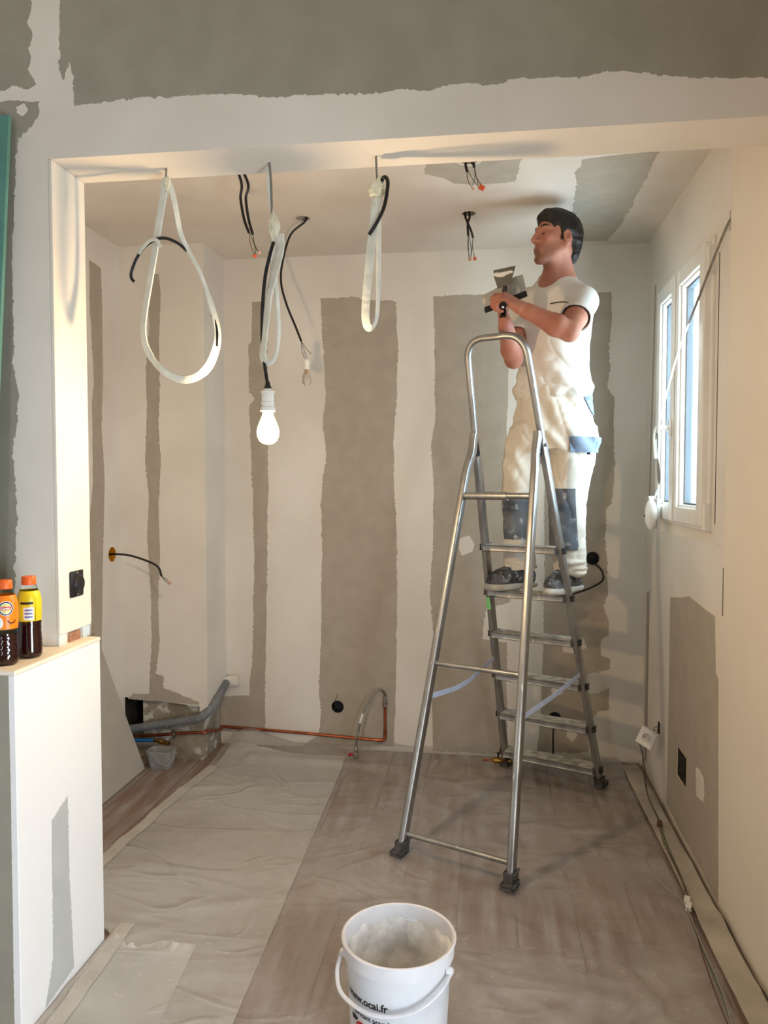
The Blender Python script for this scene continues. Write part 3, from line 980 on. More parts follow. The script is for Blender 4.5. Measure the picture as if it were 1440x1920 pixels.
s1 = root('taped_cable_loop', onZ(312, 315, ZS), 'wide teardrop loop of white taped cable hanging from the beam beside the jamb', 'cable', 'taped cable loops under the beam')
b = B(); tube(b, [onZ(312, 315, ZS), Yq(311, 335), Yq(313, 350)], .003, 8); obj('hanger_wire', b, WIREG, s1)
strap('tape_wrap', [Yq(312, 333), Yq(306, 370), Yq(297, 425), Yq(289, 480, .01), Yq(279, 540, .015), Yq(271, 590, .015), Yq(269, 625, .01), Yq(276, 655), Yq(295, 685, -.01), Yq(320, 704, -.015), Yq(345, 712, -.02), Yq(370, 706, -.02), Yq(390, 688, -.015), Yq(402, 662, -.01), Yq(408, 632), Yq(404, 600), Yq(396, 572, .005), Yq(384, 535, .01), Yq(370, 500, .01), Yq(352, 468, .01), Yq(338, 436, .005), Yq(331, 400), Yq(324, 365), Yq(315, 338)], s1, w=.025, t=.0042,
      tw=lambda u: (0.15 + .4 * math.sin(u * 5)) if u < .33 else 1.0 + .35 * math.sin(u * 11), wid=lambda u: .9 if u < .5 else (1.0 if u < .72 else .62))
b = B(); blob(b, Yq(314, 348), (.011, .009, .026), .4, 40, 2, 1.3); obj('tape_knot', b, TAPEY, s1)
cable('cable', [Yq(352, 472, .008), Yq(335, 457, .0), Yq(312, 447, -.01), Yq(292, 449, -.018), Yq(272, 462, -.02), Yq(256, 485, -.02), Yq(247, 508, -.02), Yq(246, 520, -.02), Yq(251, 528, -.02)], .0045, CABLE, s1)
cable('cable', [Yq(397, 590, -.004), Yq(403, 605, -.005), Yq(407, 625, -.005), Yq(406, 650, -.006)], .0042, CABLE, s1)
strap('loose_tape', [Yq(301, 463, -.024), Yq(293, 450, -.024), Yq(280, 452, -.025), Yq(267, 466, -.025), Yq(260, 476, -.025)], s1, w=.010, t=.0015, tw=lambda u: .3)

s2 = root('taped_cable_loop', onZ(505, 305, ZS), 'long narrow loop of white taped cable hanging above the lit bulb', 'cable', 'taped cable loops under the beam')
cable('hanger_wire', [onZ(505, 305, ZS), Yq(508, 340), Yq(510, 405)], .0035, WIREG, s2)
strap('tape_tail', [Yq(505, 318), Yq(503, 345), Yq(506, 380), Yq(511, 400)], s2, w=.009, t=.0015, tw=lambda u: .4 * u)
b = B(); blob(b, Yq(514, 425), (.014, .012, .036), .45, 40, 3, 2.3); obj('tape_knot', b, TAPEY, s2)
strap('tape_wrap', [Yq(524, 440), Yq(525, 470, -.006), Yq(515, 510, -.012), Yq(505, 550, -.014), Yq(499, 600, -.012), Yq(495, 640, -.01), Yq(493, 668, -.006), Yq(500, 680, 0), Yq(512, 676, .012), Yq(520, 655, .02), Yq(523, 620, .022), Yq(521, 580, .02), Yq(518, 540, .018), Yq(512, 500, .012), Yq(511, 455, .006)], s2, w=.026, t=.0045,
      tw=lambda u: .25 + .35 * math.sin(u * 4.5), wid=lambda u: 1.0 if u < .6 else .75)

s3 = root('taped_cable_loop', onZ(705, 293, ZS), 'short folded loop of white taped cable hanging nearest the ladder', 'cable', 'taped cable loops under the beam')
cable('hanger_wire', [onZ(705, 293, ZS), Yq(706, 320), Yq(708, 345)], .003, WIREG, s3)
b = B(); blob(b, Yq(706, 355), (.022, .016, .022), .5, 50, 3, 4.1); obj('tape_knot', b, TAPEY, s3)
b = B(); blob(b, Yq(712, 338), (.009, .009, .012), .5, 50, 2, 7.7); obj('tape_knot', b, TAPEY, s3)
strap('tape_wrap', [Yq(707, 365), Yq(702, 410, -.008), Yq(696, 460, -.012), Yq(690, 520, -.014), Yq(686, 570, -.012), Yq(686, 600, -.010), Yq(691, 614, -.004), Yq(699, 613, .006), Yq(706, 596, .010), Yq(709, 560, .010), Yq(710, 500, .008), Yq(710, 440, .004), Yq(709, 370)], s3, w=.026, t=.0045,
      tw=lambda u: .3 * math.sin(u * 4), wid=lambda u: .9)
cable('cable', [Yq(714, 345), Yq(719, 333, -.012), Yq(725, 334, -.016), Yq(727, 348, -.018), Yq(721, 385, -.018), Yq(708, 415, -.018), Yq(692, 440, -.016)], .0052, CABLE, s3)

# ---- black switch on the jamb
o = root('wall_switch', Vector((XJ, 2.125, 1.16)), 'black unframed switch insert set in the white jamb', 'switch')
p = onX(142, 1094, XJ)
o.location = p
b = box(B(), p + Vector((0, -.036, -.038)), p + Vector((.006, .036, .038)), .004)
obj('mounting_plate', b, BLACKP, o)
b = B(); lathe(b, [(0, .012), (.022, .0115), (.026, .006), (.028, 0), (0, 0)], p + Vector((.004, .002, 0)), axis=(1, 0, 0), n=28)
obj('cover_disc', b, BLACKP, o)
for dz in (-.031, .031):
    b = B(); lathe(b, [(0, .003), (.003, .002), (.0032, 0)], p + Vector((.006, 0, dz)), axis=(1, 0, 0), n=10)
    obj('screw', b, M('screw_steel', lin(190, 190, 186), rough=.3, metal=1), o)

# ---- loose socket plate and its wall box in the right wall
o = root('socket_outlet', so, 'white socket plate dangling on wires from the right wall', 'socket')
obj('box_shell', holed('X', XR + .05, so.y - .03, so.y + .03, so.z - .032, so.z + .032, [], .004, 1), DARK, o, smooth=False)
pc = onX(1213, 1383, XR - .07)
ax = [(.55, -.45, -.25), (.25, .1, .95), (-.80, -.6, .25)]
a0 = Vector(ax[0]).normalized(); a1 = Vector(ax[1]); a1 = (a1 - a0 * a1.dot(a0)).normalized(); a2 = a0.cross(a1)
b = B(); obox(b, pc, (a0, a1, a2), (.078, .078, .010), .003); plate = obj('face_plate', b, WPLAST, o)
b = B(); lathe(b, [(.020, 0), (.020, .007), (.0185, .007), (.0175, .001), (0, .001)], pc + a2 * .004, axis=a2, n=24); obj('socket_ring', b, WPLAST, plate)
for k in (-1, 1):
    b = B(); lathe(b, [(0, .0012), (.0026, .0012), (.0026, 0)], pc + a2 * .005 + a0 * .0095 * k, axis=a2, n=10); obj('pin_hole', b, DARK, plate)
for k in range(3):
    cable('wire', [pc - a2 * .005 + a0 * .01 * (k - 1), pc - a2 * .03 + Vector((.01, -.02, -.01 + .01 * k)), so + Vector((-.02, -.01, -.02 + .012 * k)), so + Vector((.03, 0, -.01 + .01 * k))], .0016, (WBROWN, WGREEN, WBLUE)[k], o, 6, 5)
# rectangular opening behind the grey board: rough masonry inside
obj('cavity_rubble', box(B(), (XR + .105, 3.05, .18), (XR + .14, 3.27, .37)), M('cavity_masonry', lin(70, 66, 56), lin(40, 40, 34), scale=22, rough=.95, bump=.8, bscale=30), wall_right, smooth=False)
def shade_liner(y0, y1, z0, z1, d0, d1, mat):  # dark sleeve: shade inside a wall hole put into its colour
    b = B()
    e = .001
    q = [(y0 + e, z0 + e), (y1 - e, z0 + e), (y1 - e, z1 - e), (y0 + e, z1 - e)]
    a = [b.verts.new((XR + d0, *p)) for p in q]; c = [b.verts.new((XR + d1, *p)) for p in q]
    for k in range(4): b.faces.new((a[k], a[(k + 1) % 4], c[(k + 1) % 4], c[k]))
    b.faces.new(c)
    return obj('cavity_shade', b, mat, wall_right, smooth=False)


shade_liner(*holesR[2], .003, .10, bpy.data.materials['cavity_masonry'])
shade_liner(*holesR[3], .003, .05, DARK)
obj('slot_back', box(B(), (XR + .05, SLY - .02, SLZ - .05), (XR + .06, SLY + .02, SLZ + .06)), DARK, wall_right, smooth=False)
for y0, y1, z0, z1 in ((2.758, 2.764, 1.27, 2.19), (2.655, 2.659, .97, 1.13)):
    obj('wall_crack', box(B(), (XR - .0012, y0, z0), (XR, y1, z1)), DARK, wall_right, smooth=False)


# ================================================================== plumbing by the back wall
COPPER = M('copper_pipe', lin(196, 112, 78), lin(150, 82, 58), scale=25, rough=.32, metal=1.0, rough2=.5)
PVCG = M('grey_drain_pvc', lin(104, 108, 114), lin(120, 123, 127), scale=10, rough=.45, c3=lin(165, 165, 165), scale3=60, c3lim=(.62, .7))
STEEL = M('braided_steel', lin(160, 158, 150), lin(110, 108, 102), scale=220, rough=.4, metal=.8)
BRASS = M('brass', lin(176, 136, 66), lin(140, 104, 50), scale=40, rough=.35, metal=1.0)
NICKEL = M('nickel', lin(176, 172, 164), lin(140, 136, 130), scale=60, rough=.35, metal=.9)
REDP = M('red_plastic', lin(168, 30, 38), rough=.4)
BLUEP = M('blue_pipe', lin(36, 112, 176), lin(28, 98, 160), scale=14, rough=.4)

yp = YB - .014
cp = root('copper_pipe', (-1.4, YB, .1), 'long copper pipe running along foot of the back wall and up', 'pipe')
YQ = YBR + .016
A = [onY(222, 1382, YQ), onY(300, 1378, YQ), onY(372, 1374, YQ)]
corner = Vector((XBR - .021, YQ + .004, A[-1].z))
C2 = Vector((XBR - .021, yp - .004, onY(412, 1362, yp).z))
zz = C2.z
C3 = onY(560, 1374, yp)
e1 = onY(712, 1388, yp)
e2 = onY(722, 1318, yp)
main = [A[0], A[1], A[2] + Vector((-.02, 0, 0)), corner + Vector((-.006, -.002, 0)), corner + Vector((.004, .03, .002)), C2 + Vector((0, -.05, -.002)), C2 + Vector((.004, -.006, 0)), C2 + Vector((.03, 0, 0)), C3, e1 + Vector((-.02, 0, 0))]
b = B(); tube(b, smooth_path(main, 6), .0075, 12); obj('pipe', b, COPPER, cp)
b = B(); tube(b, smooth_path([e1 + Vector((-.022, 0, 0)), e1 + Vector((.008, 0, 0)), e1 + Vector((.026, 0, .008)), Vector((e2.x, yp, e1.z + .03)), Vector((e2.x, yp, e1.z + .055))], 5), .0088, 12); obj('elbow', b, COPPER, cp)
b = B(); tube(b, [Vector((e2.x, yp, e1.z + .05)), Vector((e2.x, yp, e2.z))], .0075, 12); obj('riser', b, COPPER, cp)
for q in (onY(327, 1377, YQ), Vector((e2.x, yp, e2.z - .012))):
    b = B()
    lathe(b, [(.0078, -.006), (.0115, -.006), (.0115, .006), (.0078, .006)], q, axis=(1, 0, 0) if q.x < -1 else (0, 0, 1), n=14)
    d = Vector((0, 0, 1)) if q.x < -1 else Vector((1, 0, 0))
    tube(b, [q - d * .02, q + d * .02], .0035, 8)
    obj('pipe_clip', b, NICKEL, cp)

hs = root('flexible_hose', e2, 'braided steel flexible hose arching from the copper riser to a red-handled valve', 'hose')
b = B(); lathe(b, [(0, -.012), (.009, -.012), (.011, -.008), (.011, .008), (.0085, .010), (.0085, .016), (.0105, .018), (.0105, .032), (.007, .036), (0, .036)], e2, n=12); obj('nut', b, NICKEL, hs)
vb = onZ(667, 1419, .036)
hp = [e2 + Vector((0, 0, .03)), onY(722, 1302, yp - .005), onY(715, 1294, yp - .02), onY(701, 1300, yp - .035), onY(686, 1325, yp - .06), onY(676, 1352, yp - .08), onY(670, 1382, yp - .10), onY(667, 1402, vb.y), vb + Vector((0, 0, .045))]
b = B(); tube(b, smooth_path(hp, 8), .0062, 12); obj('braided_tube', b, STEEL, hs)
q = smooth_path(hp, 8)
b = B(); tube(b, q[36:42], .0068, 12); obj('white_tag', b, WPLAST, hs)
b = B(); lathe(b, [(0, -.008), (.010, -.008), (.0115, .0), (.0115, .018), (.009, .020), (.009, .026), (.0105, .028), (.0105, .046), (.006, .052), (0, .052)], vb, n=14); vv = obj('valve', b, NICKEL, hs)
b = B(); tube(b, [vb + Vector((-.006, -.002, .012)), vb + Vector((-.018, -.004, .013))], .004, 8); obox(b, vb + Vector((-.026, -.006, .012)), [(1, .2, .25), (0, 1, 0), (-.25, 0, 1)], (.022, .009, .016), .003); obj('valve_handle', b, REDP, vv)

dp = root('drain_pipe', onY(240, 1365, YBR), 'grey plastic drain pipe bending around the masonry plinth', 'pipe')
yd = YBR - .016
D = [onY(236, 1368, yd), onY(300, 1358, yd), onY(356, 1350, yd), onY(374, 1346, yd), Vector((XBR + .012, YBR + .02, .268)), Vector((XBR + .013, YBR + .12, .30)), Vector((XBR + .013, YB - .03, .345))]
b = B(); tube(b, smooth_path(D[:3], 5), .0205, 18); obj('pipe', b, PVCG, dp)
b = B(); tube(b, smooth_path([D[2] + Vector((-.01, 0, -.001)), D[3], D[4], D[5]], 7), .0228, 18); obj('bend', b, PVCG, dp)
b = B(); tube(b, smooth_path(D[4:], 5), .0206, 18); obj('pipe', b, PVCG, dp)
for q in (onY(314, 1356.5, yd), onY(360, 1349.5, yd)):
    b = B(); lathe(b, [(.020, -.007), (.024, -.007), (.024, .007), (.020, .007)], q, axis=(1, 0, .12), n=20); obj('collar', b, PVCG, dp)
b = B(); lathe(b, [(.02, -.012), (.0265, -.012), (.0265, .012), (.02, .012)], D[6] + Vector((0, -.005, -.003)), axis=(0, .96, .26), n=20); obj('collar', b, WPLAST, dp)
b = B(); box(b, D[6] + Vector((.005, -.012, -.02)), D[6] + Vector((.06, .028, .03)), .004); obj('mortar_patch', b, WHITE, dp)

bp_ = root('blue_supply_pipe', onY(240, 1389, YBR), 'short blue pipe with brass end fitting above the small tub', 'pipe')
yb_ = YBR - .028
b = B(); tube(b, [onY(232, 1388, yb_), onY(288, 1388, yb_)], .0095, 14); obj('pipe', b, BLUEP, bp_)
b = B()
q0, q1 = onY(288, 1388, yb_), onY(317, 1394, yb_ - .012)
d = (q1 - q0)
L = d.length
lathe(b, [(0, 0), (.008, 0), (.008, .006), (.006, .008), (.006, L * .28), (.0115, L * .3), (.0115, L * .55), (.009, L * .58), (.009, L * .72), (.0105, L * .74), (.0105, L), (.007, L), (.007, L - .01), (0, L - .01)], q0, axis=d, n=16)
obj('brass_fitting', b, BRASS, bp_)

TUBM = film('frosted_tub', lin(176, 178, 178), .45, .55, 8, .3)
tc_ = Vector((-1.595, 3.575, 0))
tub = root('small_tub', tc_, 'small translucent plastic tub under the blue pipe', 'tub')


def tub_mesh(c, w0, d0, w1, d1, h, t):
    b = B()
    def loop(w, d, z):
        return [b.verts.new(c + Vector((x, y, z))) for x, y in [(px_ * (w / .1), py_ * (d / .1)) for px_, py_ in rrect(.1, .1, .02, 4)]]
    rings = [loop(w0, d0, 0), loop(w1, d1, h - .008), loop(w1 + .008, d1 + .008, h - .007), loop(w1 + .008, d1 + .008, h), loop(w1 - 2 * t, d1 - 2 * t, h), loop(w0 - 2 * t, d0 - 2 * t, t)]
    for r0, r1 in zip(rings[:-1], rings[1:]):
        k = len(r0)
        for j in range(k): b.faces.new((r0[j], r0[(j + 1) % k], r1[(j + 1) % k], r1[j]))
    b.faces.new(rings[0][::-1]); b.faces.new(rings[-1])
    return b


obj('body', tub_mesh(tc_, .105, .075, .125, .092, .088, .0015), TUBM, tub)
b = B(); sweep(b, smooth_path([tc_ + Vector((-.03, -.05, .082)), tc_ + Vector((.0, -.058, .055)), tc_ + Vector((.045, -.06, .03)), tc_ + Vector((.066, -.03, .045)), tc_ + Vector((.067, .0, .08))], 6), rrect(.0025, .009, .001, 1), up=(0, -1, 0)); obj('handle', b, TUBM, tub)

bz = onZ(938, 1426, .052)
br = root('brass_stop_valve', bz + Vector((0, 0, -.014)), 'brass stop valve lying on the sheet behind the ladder foot', 'valve')
b = B(); lathe(b, [(0, -.055), (.006, -.055), (.006, -.038), (.010, -.034), (.0145, -.02), (.0145, .01), (.011, .016), (.011, .034), (.0135, .036), (.0135, .05), (0, .05)], bz, axis=(1, .15, -.05), n=16); obj('body', b, BRASS, br)
b = B(); tube(b, [bz + Vector((-.055, -.008, .003)), bz + Vector((-.085, -.012, .005))], .006, 10); obj('copper_tail', b, COPPER, br)
b = B(); lathe(b, [(0, .012), (.004, .012), (.004, .03), (.007, .03), (.007, .04), (0, .04)], bz + Vector((-.01, 0, 0)), n=10); obj('spindle', b, BLACKP, br)

# ================================================================== boards
pb = root('leaning_plasterboard', (-1.66, 3.1, 0), 'bare grey plasterboard offcut leaning against left kitchen wall', 'board')
b = B()
q = [Vector((-1.662, 2.55, .004)), Vector((-1.662, 3.53, .004)), Vector((XL + .016, 3.36, .70)), Vector((XL + .016, 2.55, .70))]
fr = [b.verts.new(p) for p in q]
nrm = (q[1] - q[0]).cross(q[3] - q[0]).normalized()
nrm = nrm if nrm.x < 0 else -nrm
bk = [b.verts.new(p + nrm * .0125 if k > 1 else p + Vector((-.0125, 0, 0))) for k, p in enumerate(q)]
b.faces.new(fr); b.faces.new(bk[::-1])
for k in range(4): b.faces.new((fr[k], bk[k], bk[(k + 1) % 4], fr[(k + 1) % 4]))
obj('sheet', b, M('board_face', lin(180, 173, 162), lin(172, 165, 154), scale=7, rough=.85, bump=.04, bscale=80), pb, smooth=False)

GREEN = M('green_moisture_board', lin(92, 140, 130), lin(82, 130, 120), scale=5, rough=.8)
gb = root('green_plasterboard', (-1.98, 1.93, 0), 'green moisture-resistant plasterboard sheet standing at the left edge', 'board')
ca_, sa_ = math.cos(math.radians(2.6)), math.sin(math.radians(2.6))
def gp(u, v, t):
    x = -1.414 + u * ca_ + v * sa_ * .95
    z = .004 - u * sa_ * 0 + v * ca_
    return Vector((x, 1.925 + v * .035 - t, max(z - (u * sa_ if v > 0 else 0), .004)))
b = B()
cs = [(-1.2, 0), (0, 0), (0, 2.42), (-1.2, 2.42)]
fr = [b.verts.new(gp(u, v, .0125)) for u, v in cs]; bk = [b.verts.new(gp(u, v, 0)) for u, v in cs]
b.faces.new(fr); b.faces.new(bk[::-1])
for k in range(4): b.faces.new((fr[k], bk[k], bk[(k + 1) % 4], fr[(k + 1) % 4]))
obj('sheet', b, GREEN, gb, smooth=False)

# ================================================================== protective film and tape on the floor
FILM = film('dust_sheet_film', lin(205, 200, 195), .18, .58, 1.5, .33, wrinkle=.35)
FILM2 = film('dust_sheet_film_double', lin(217, 215, 210), .42, .72, 2.0, .33, wrinkle=.35)
FILM3 = film('clean_film', lin(210, 209, 204), .60, .75, 2.5, .35, wrinkle=.25)
PAPER = film('masking_film_tape', lin(216, 212, 203), .55, .75, 5, .45)


def ridge(p, a, f, off):
    """long creases running along direction a"""
    c_, s_ = math.cos(a), math.sin(a)
    u, v = p[0] * c_ + p[1] * s_, -p[0] * s_ + p[1] * c_
    n = mnoise.noise(Vector((u * f * .35 + off, v * f + off, off)))
    return max(0.0, 1 - abs(n) * 9) * max(0, mnoise.noise(Vector((u * 1.3 + off, v * 1.3, off * 2))) + .15)


def sheet_h(x, y, base, k=1.0):
    p = (x, y)
    h = base
    h += .020 * k * ridge(p, .45, 2.6, 3.1) + .024 * k * ridge(p, 1.25, 2.2, 9.7) + .020 * k * ridge(p, -.5, 2.4, 5.3) + .014 * k * ridge(p, 2.2, 3.5, 1.7) + .012 * k * ridge(p, .1, 4.5, 7.7)
    h += .004 * k * abs(mnoise.noise(Vector((x * 3, y * 3, 1.1))))
    return h


def back_rise(x, y):
    t = max(0.0, (y - 3.62) / (YB - 3.62))
    peak = .05 * math.exp(-((x + .12) / .45) ** 2) * .6 + .085 * math.exp(-((x + 1.22) / .14) ** 2) + .022
    w = .75 + .5 * mnoise.noise(Vector((x * 4, y * 4, 7)))
    return peak * w * t * t * (3 - 2 * t) + .012 * math.exp(-((y - 3.70 - .03 * math.sin(x * 5)) / .035) ** 2) * (1 if -1.2 < x < .2 else 0.3)


def sheet(name, xl, xr, y0, y1, base, mat, label, rise=False, step=.02, jag0=0.0, jag1=0.0, k=1.0, seed=0):
    ny = int((y1 - y0) / step)
    verts, faces = [], []
    nx = int((xr(0) - xl(0) + .2) / step)
    for j in range(ny + 1):
        for i in range(nx + 1):
            v = j / ny
            y = y0 + (y1 - y0) * v
            x = xl(y) + (xr(y) - xl(y)) * i / nx
            if jag1 and j >= ny - 3:
                y += (jag1 * mnoise.noise(Vector((x * 9, seed, 2))) + .4 * jag1 * mnoise.noise(Vector((x * 40, seed, 2)))) * (j - ny + 3) / 3
            z = sheet_h(x, y, base, k)
            if rise: z += back_rise(x, y)
            if jag1 > .04 and j >= ny - 3: z += .008 * abs(mnoise.noise(Vector((x * 25, 3, seed)))) * (j - ny + 3)
            verts.append((x, y, z)); faces_ = None
    for j in range(ny):
        for i in range(nx):
            a = j * (nx + 1) + i
            faces.append((a, a + 1, a + nx + 2, a + nx + 1))
    o = obj(name, (verts, faces), mat, origin=(0, (y0 + y1) / 2, 0), angle=180)
    return tag(o, label, 'plastic sheet')


def lerpY(ya, xa, yb, xb):
    return lambda y: xa + (xb - xa) * (y - ya) / (yb - ya)


def left_of(f): return lambda y: f(y) if y > 2.30 else -1.158 + (f(2.30) + 1.158) * max(0, (y - 2.215) / .085)


sheet('dust_sheet', left_of(lerpY(2.70, -1.44, 3.66, -1.37)), lambda y: .655 + .012 * mnoise.noise(Vector((y * 3, 0, 0))), 0.7, YB - .006, .0025, FILM, 'wide crumpled translucent dust sheet covering most of the kitchen floor', True)
sheet('dust_sheet', left_of(lerpY(2.70, -1.41, 3.66, -1.33)), lerpY(1.96, -.653, 3.42, -.697), 0.9, 3.80, .0060, FILM2, 'second milky dust sheet overlapping on the left half of floor', True, k=.9, jag1=.02)
sheet('film_strip', lerpY(1.82, -1.10, 2.22, -1.14), lerpY(1.86, -.842, 2.17, -.871), 0.9, 2.18, .0075, FILM3, 'pale torn strip of film taped beside the half wall', False, step=.012, jag1=.055, k=.7, seed=4)


def tape_strip(label, P, w, mat=PAPER, base=.0085, h=True, name='masking_tape_strip'):
    Pq = smooth_path(P, 14)
    b = B()
    T, N = frames(Pq, (1, 0, 0))
    rows = []
    for i, (p, t) in enumerate(zip(Pq, T)):
        s = Vector((t.y, -t.x, 0)).normalized()
        jl = .004 * mnoise.noise(p * 20)
        row = []
        for k in range(4):
            q = p + s * (w * (k / 3 - .5) + jl)
            z = sheet_h(q.x, q.y, base, .9) if h else base
            row.append(b.verts.new((q.x, q.y, z + .0012)))
        rows.append(row)
    for a, c in zip(rows[:-1], rows[1:]):
        for k in range(3): b.faces.new((a[k], a[k + 1], c[k + 1], c[k]))
    r = bmesh.ops.extrude_face_region(b, geom=list(b.faces))
    for v in [g for g in r['geom'] if isinstance(g, bmesh.types.BMVert)]: v.co.z -= .0006
    o = obj(name, b, mat, origin=P[0], angle=60)
    return tag(o, label, 'tape')


tape_strip('pale tape strip along the left edge of the dust sheet near the pipes', [Vector((-1.33, 3.60, 0)), Vector((-1.375, 3.2, 0)), Vector((-1.40, 2.70, 0)), Vector((-1.42, 2.35, 0))], .05)
tape_strip('pale tape strip on the floor along the foot of the half wall', [Vector((-1.128, 2.26, 0)), Vector((-1.115, 2.0, 0)), Vector((-1.105, 1.80, 0)), Vector((-1.09, 1.3, 0))], .048)
tape_strip('long greenish paper strip along the floor by the right wall', [Vector((.700, 3.86, 0)), Vector((.705, 3.4, 0)), Vector((.712, 2.8, 0)), Vector((.716, 2.2, 0)), Vector((.718, 1.4, 0))], .078, M('greenish_paper', lin(190, 183, 168), lin(160, 152, 140), scale=5, rough=.85))

# wires lying along the right wall
wb = root('loose_floor_wires', (.69, 3.0, 0), 'thin bundle of loose green and brown wires along right wall floor', 'wires')
base = [(.752, 3.86, .13), (.735, 3.72, .06), (.712, 3.50, .016), (.700, 3.25, .016), (.688, 3.03, .02), (.672, 2.75, .016), (.66, 2.58, .018), (.640, 2.36, .016), (.628, 2.12, .016), (.60, 1.85, .016), (.56, 1.5, .016)]
for k, m in enumerate((WGREEN, WBROWN, M('grey_wire', lin(150, 146, 136), rough=.6))):
    rr = random.Random(k)
    pts = [Vector(p) + Vector((rr.uniform(-.012, .012), rr.uniform(-.01, .01), .002 + k * .003)) for p in base]
    if k == 2:
        pts = [Vector((.66, 3.0, .02)), Vector((.600, 2.96, .016)), Vector((.585, 2.84, .016)), Vector((.615, 2.70, .016)), Vector((.65, 2.60, .02))] + pts[7:]
    cable('wire', pts, .0019, m, wb, 6, 6)
for q in ((.70, 3.2, .02), (.665, 2.62, .02), (.66, 2.58, .022)):
    b = B(); obox(b, q, [(0.3, 1, 0), (1, -.3, 0), (0, 0, 1)], (.03, .012, .012), .003); obj('connector', b, WPLAST if q[1] < 3 else WBROWN, wb)

# ================================================================== bucket of filler
BK = M('bucket_plastic', lin(226, 226, 230), lin(216, 216, 220), scale=12, rough=.35, sub=.15)
FILL = M('filler_residue', lin(236, 235, 231), lin(196, 193, 190), scale=14, rough=.8, detail=6, contrast=(.42, .6), bump=.5, bscale=30)
bc = Vector((-.212, 1.84, 0)); RT, RB, BH = .136, .116, .300
bk_ = root('filler_bucket', bc, 'white plastic bucket of filler with black printing in the foreground', 'bucket')
b = B()
lathe(b, [(0, .002), (RB - .006, .002), (RB, .008), (RT - .007, BH - .037), (RT - .005, BH - .036), (RT + .001, BH - .035), (RT + .001, BH - .006), (RT + .005, BH - .005), (RT + .0055, BH + .001), (RT + .002, BH + .003), (RT - .003, BH + .001), (RT - .004, BH - .012), (RB - .003, .010), (0, .008)], bc, n=64)
obj('body', b, BK, bk_, angle=35)
b = B()
prof = [(0, .060), (.05, .064), (.09, .072), (RB - .004 + .004, .085), (RB + .006, .14), (RB + .010, .20), (RT - .0085, .262), (RT - .0055, .266)]
lathe(b, prof, bc, n=64)
bmesh.ops.subdivide_edges(b, edges=list(b.edges), cuts=2, use_grid_fill=True)
for v in b.verts:
    d = v.co - bc
    r = math.hypot(d.x, d.y)
    k = .010 * mnoise.noise(d * 22) + .006 * mnoise.noise(d * 55)
    if r < .1: v.co.z += 1.6 * k
    else:
        f = 1 - (max(0, k) + .001) / r * (.9 if d.z < .25 else 0)
        v.co.x, v.co.y = bc.x + d.x * f, bc.y + d.y * f
        if d.z > .25: v.co.z += mnoise.noise(Vector((d.x * 30, d.y * 30, 1))) * .012
obj('filler', b, FILL, bk_, angle=180)
# handle: hinges left and right, falls to the front
hl = Vector((-.97, -.10, 0)).normalized(); hrv = Vector((.93, -.37, 0)).normalized()
P = [bc + hl * (RT + .006) + Vector((0, 0, BH - .05)), bc + Vector((-.148, -.035, BH - .085)), bc + Vector((-.128, -.082, BH - .105)), bc + Vector((-.065, -.134, BH - .108)), bc + Vector((.0, -.147, BH - .105)), bc + Vector((.06, -.136, BH - .090)), bc + Vector((.108, -.102, BH - .066)), bc + hrv * (RT + .006) + Vector((0, 0, BH - .05))]
b = B(); sweep(b, smooth_path(P, 8), rrect(.005, .010, .0022, 2), up=(0, -.3, 1)); obj('handle', b, BK, bk_, angle=60)
for d in (hl, hrv):
    b = B(); lathe(b, [(0, .010), (.007, .010), (.010, .006), (.011, -.004), (0, -.004)], bc + d * (RT + .0) + Vector((0, 0, BH - .048)), axis=d, n=14); obj('handle_boss', b, BK, bk_)
INK = M('black_ink', lin(24, 24, 26), rough=.5)
INKR = M('red_ink', lin(196, 44, 48), rough=.5)


def wrap_text(txt, size, mat, parent, c, rad, ang, z, name='lettering', lift=.0006, tilt=0.0, bold=0.0):
    """flat print wrapped on a vertical cylinder/cone; ang = direction of the text centre"""
    cu = bpy.data.curves.new('t', 'FONT')
    cu.body = txt
    cu.size = size
    cu.align_x = 'CENTER'
    cu.offset = bold
    cu.extrude = 0.0
    to = bpy.data.objects.new('t', cu)
    COL.objects.link(to)
    bpy.context.view_layer.update()
    me = bpy.data.meshes.new_from_object(to.evaluated_get(bpy.context.evaluated_depsgraph_get()))
    bpy.data.objects.remove(to)
    bm = B()
    bm.from_mesh(me)
    bmesh.ops.triangulate(bm, faces=bm.faces)
    bmesh.ops.subdivide_edges(bm, edges=[e for e in bm.edges if e.calc_length() > size * .3], cuts=1)
    for v in bm.verts:
        x, y = v.co.x, v.co.y + v.co.x * tilt
        r = (rad(z + y) if callable(rad) else rad) + lift
        a = ang + x / r
        v.co = c + Vector((r * math.cos(a), r * math.sin(a), z + y))
    return obj(name, bm, mat, parent, smooth=False)


def wrap_poly(pts, mat, parent, c, rad, ang, z, name='print', lift=.0006):
    b = B()
    n = max(2, int((max(p[0] for p in pts) - min(p[0] for p in pts)) / .003))
    vs2 = [b.verts.new((p[0], p[1], 0)) for p in pts]
    b.faces.new(vs2)
    bmesh.ops.triangulate(b, faces=b.faces)
    for k in range(1, n):
        x = min(p[0] for p in pts) + (max(p[0] for p in pts) - min(p[0] for p in pts)) * k / n
        bmesh.ops.bisect_plane(b, geom=list(b.verts) + list(b.edges) + list(b.faces), plane_co=(x, 0, 0), plane_no=(1, 0, 0))
    for v in b.verts:
        r = (rad(z + v.co.y) if callable(rad) else rad) + lift
        a = ang + v.co.x / r
        v.co = c + Vector((r * math.cos(a), r * math.sin(a), z + v.co.y))
    return obj(name, b, mat, parent, smooth=False)


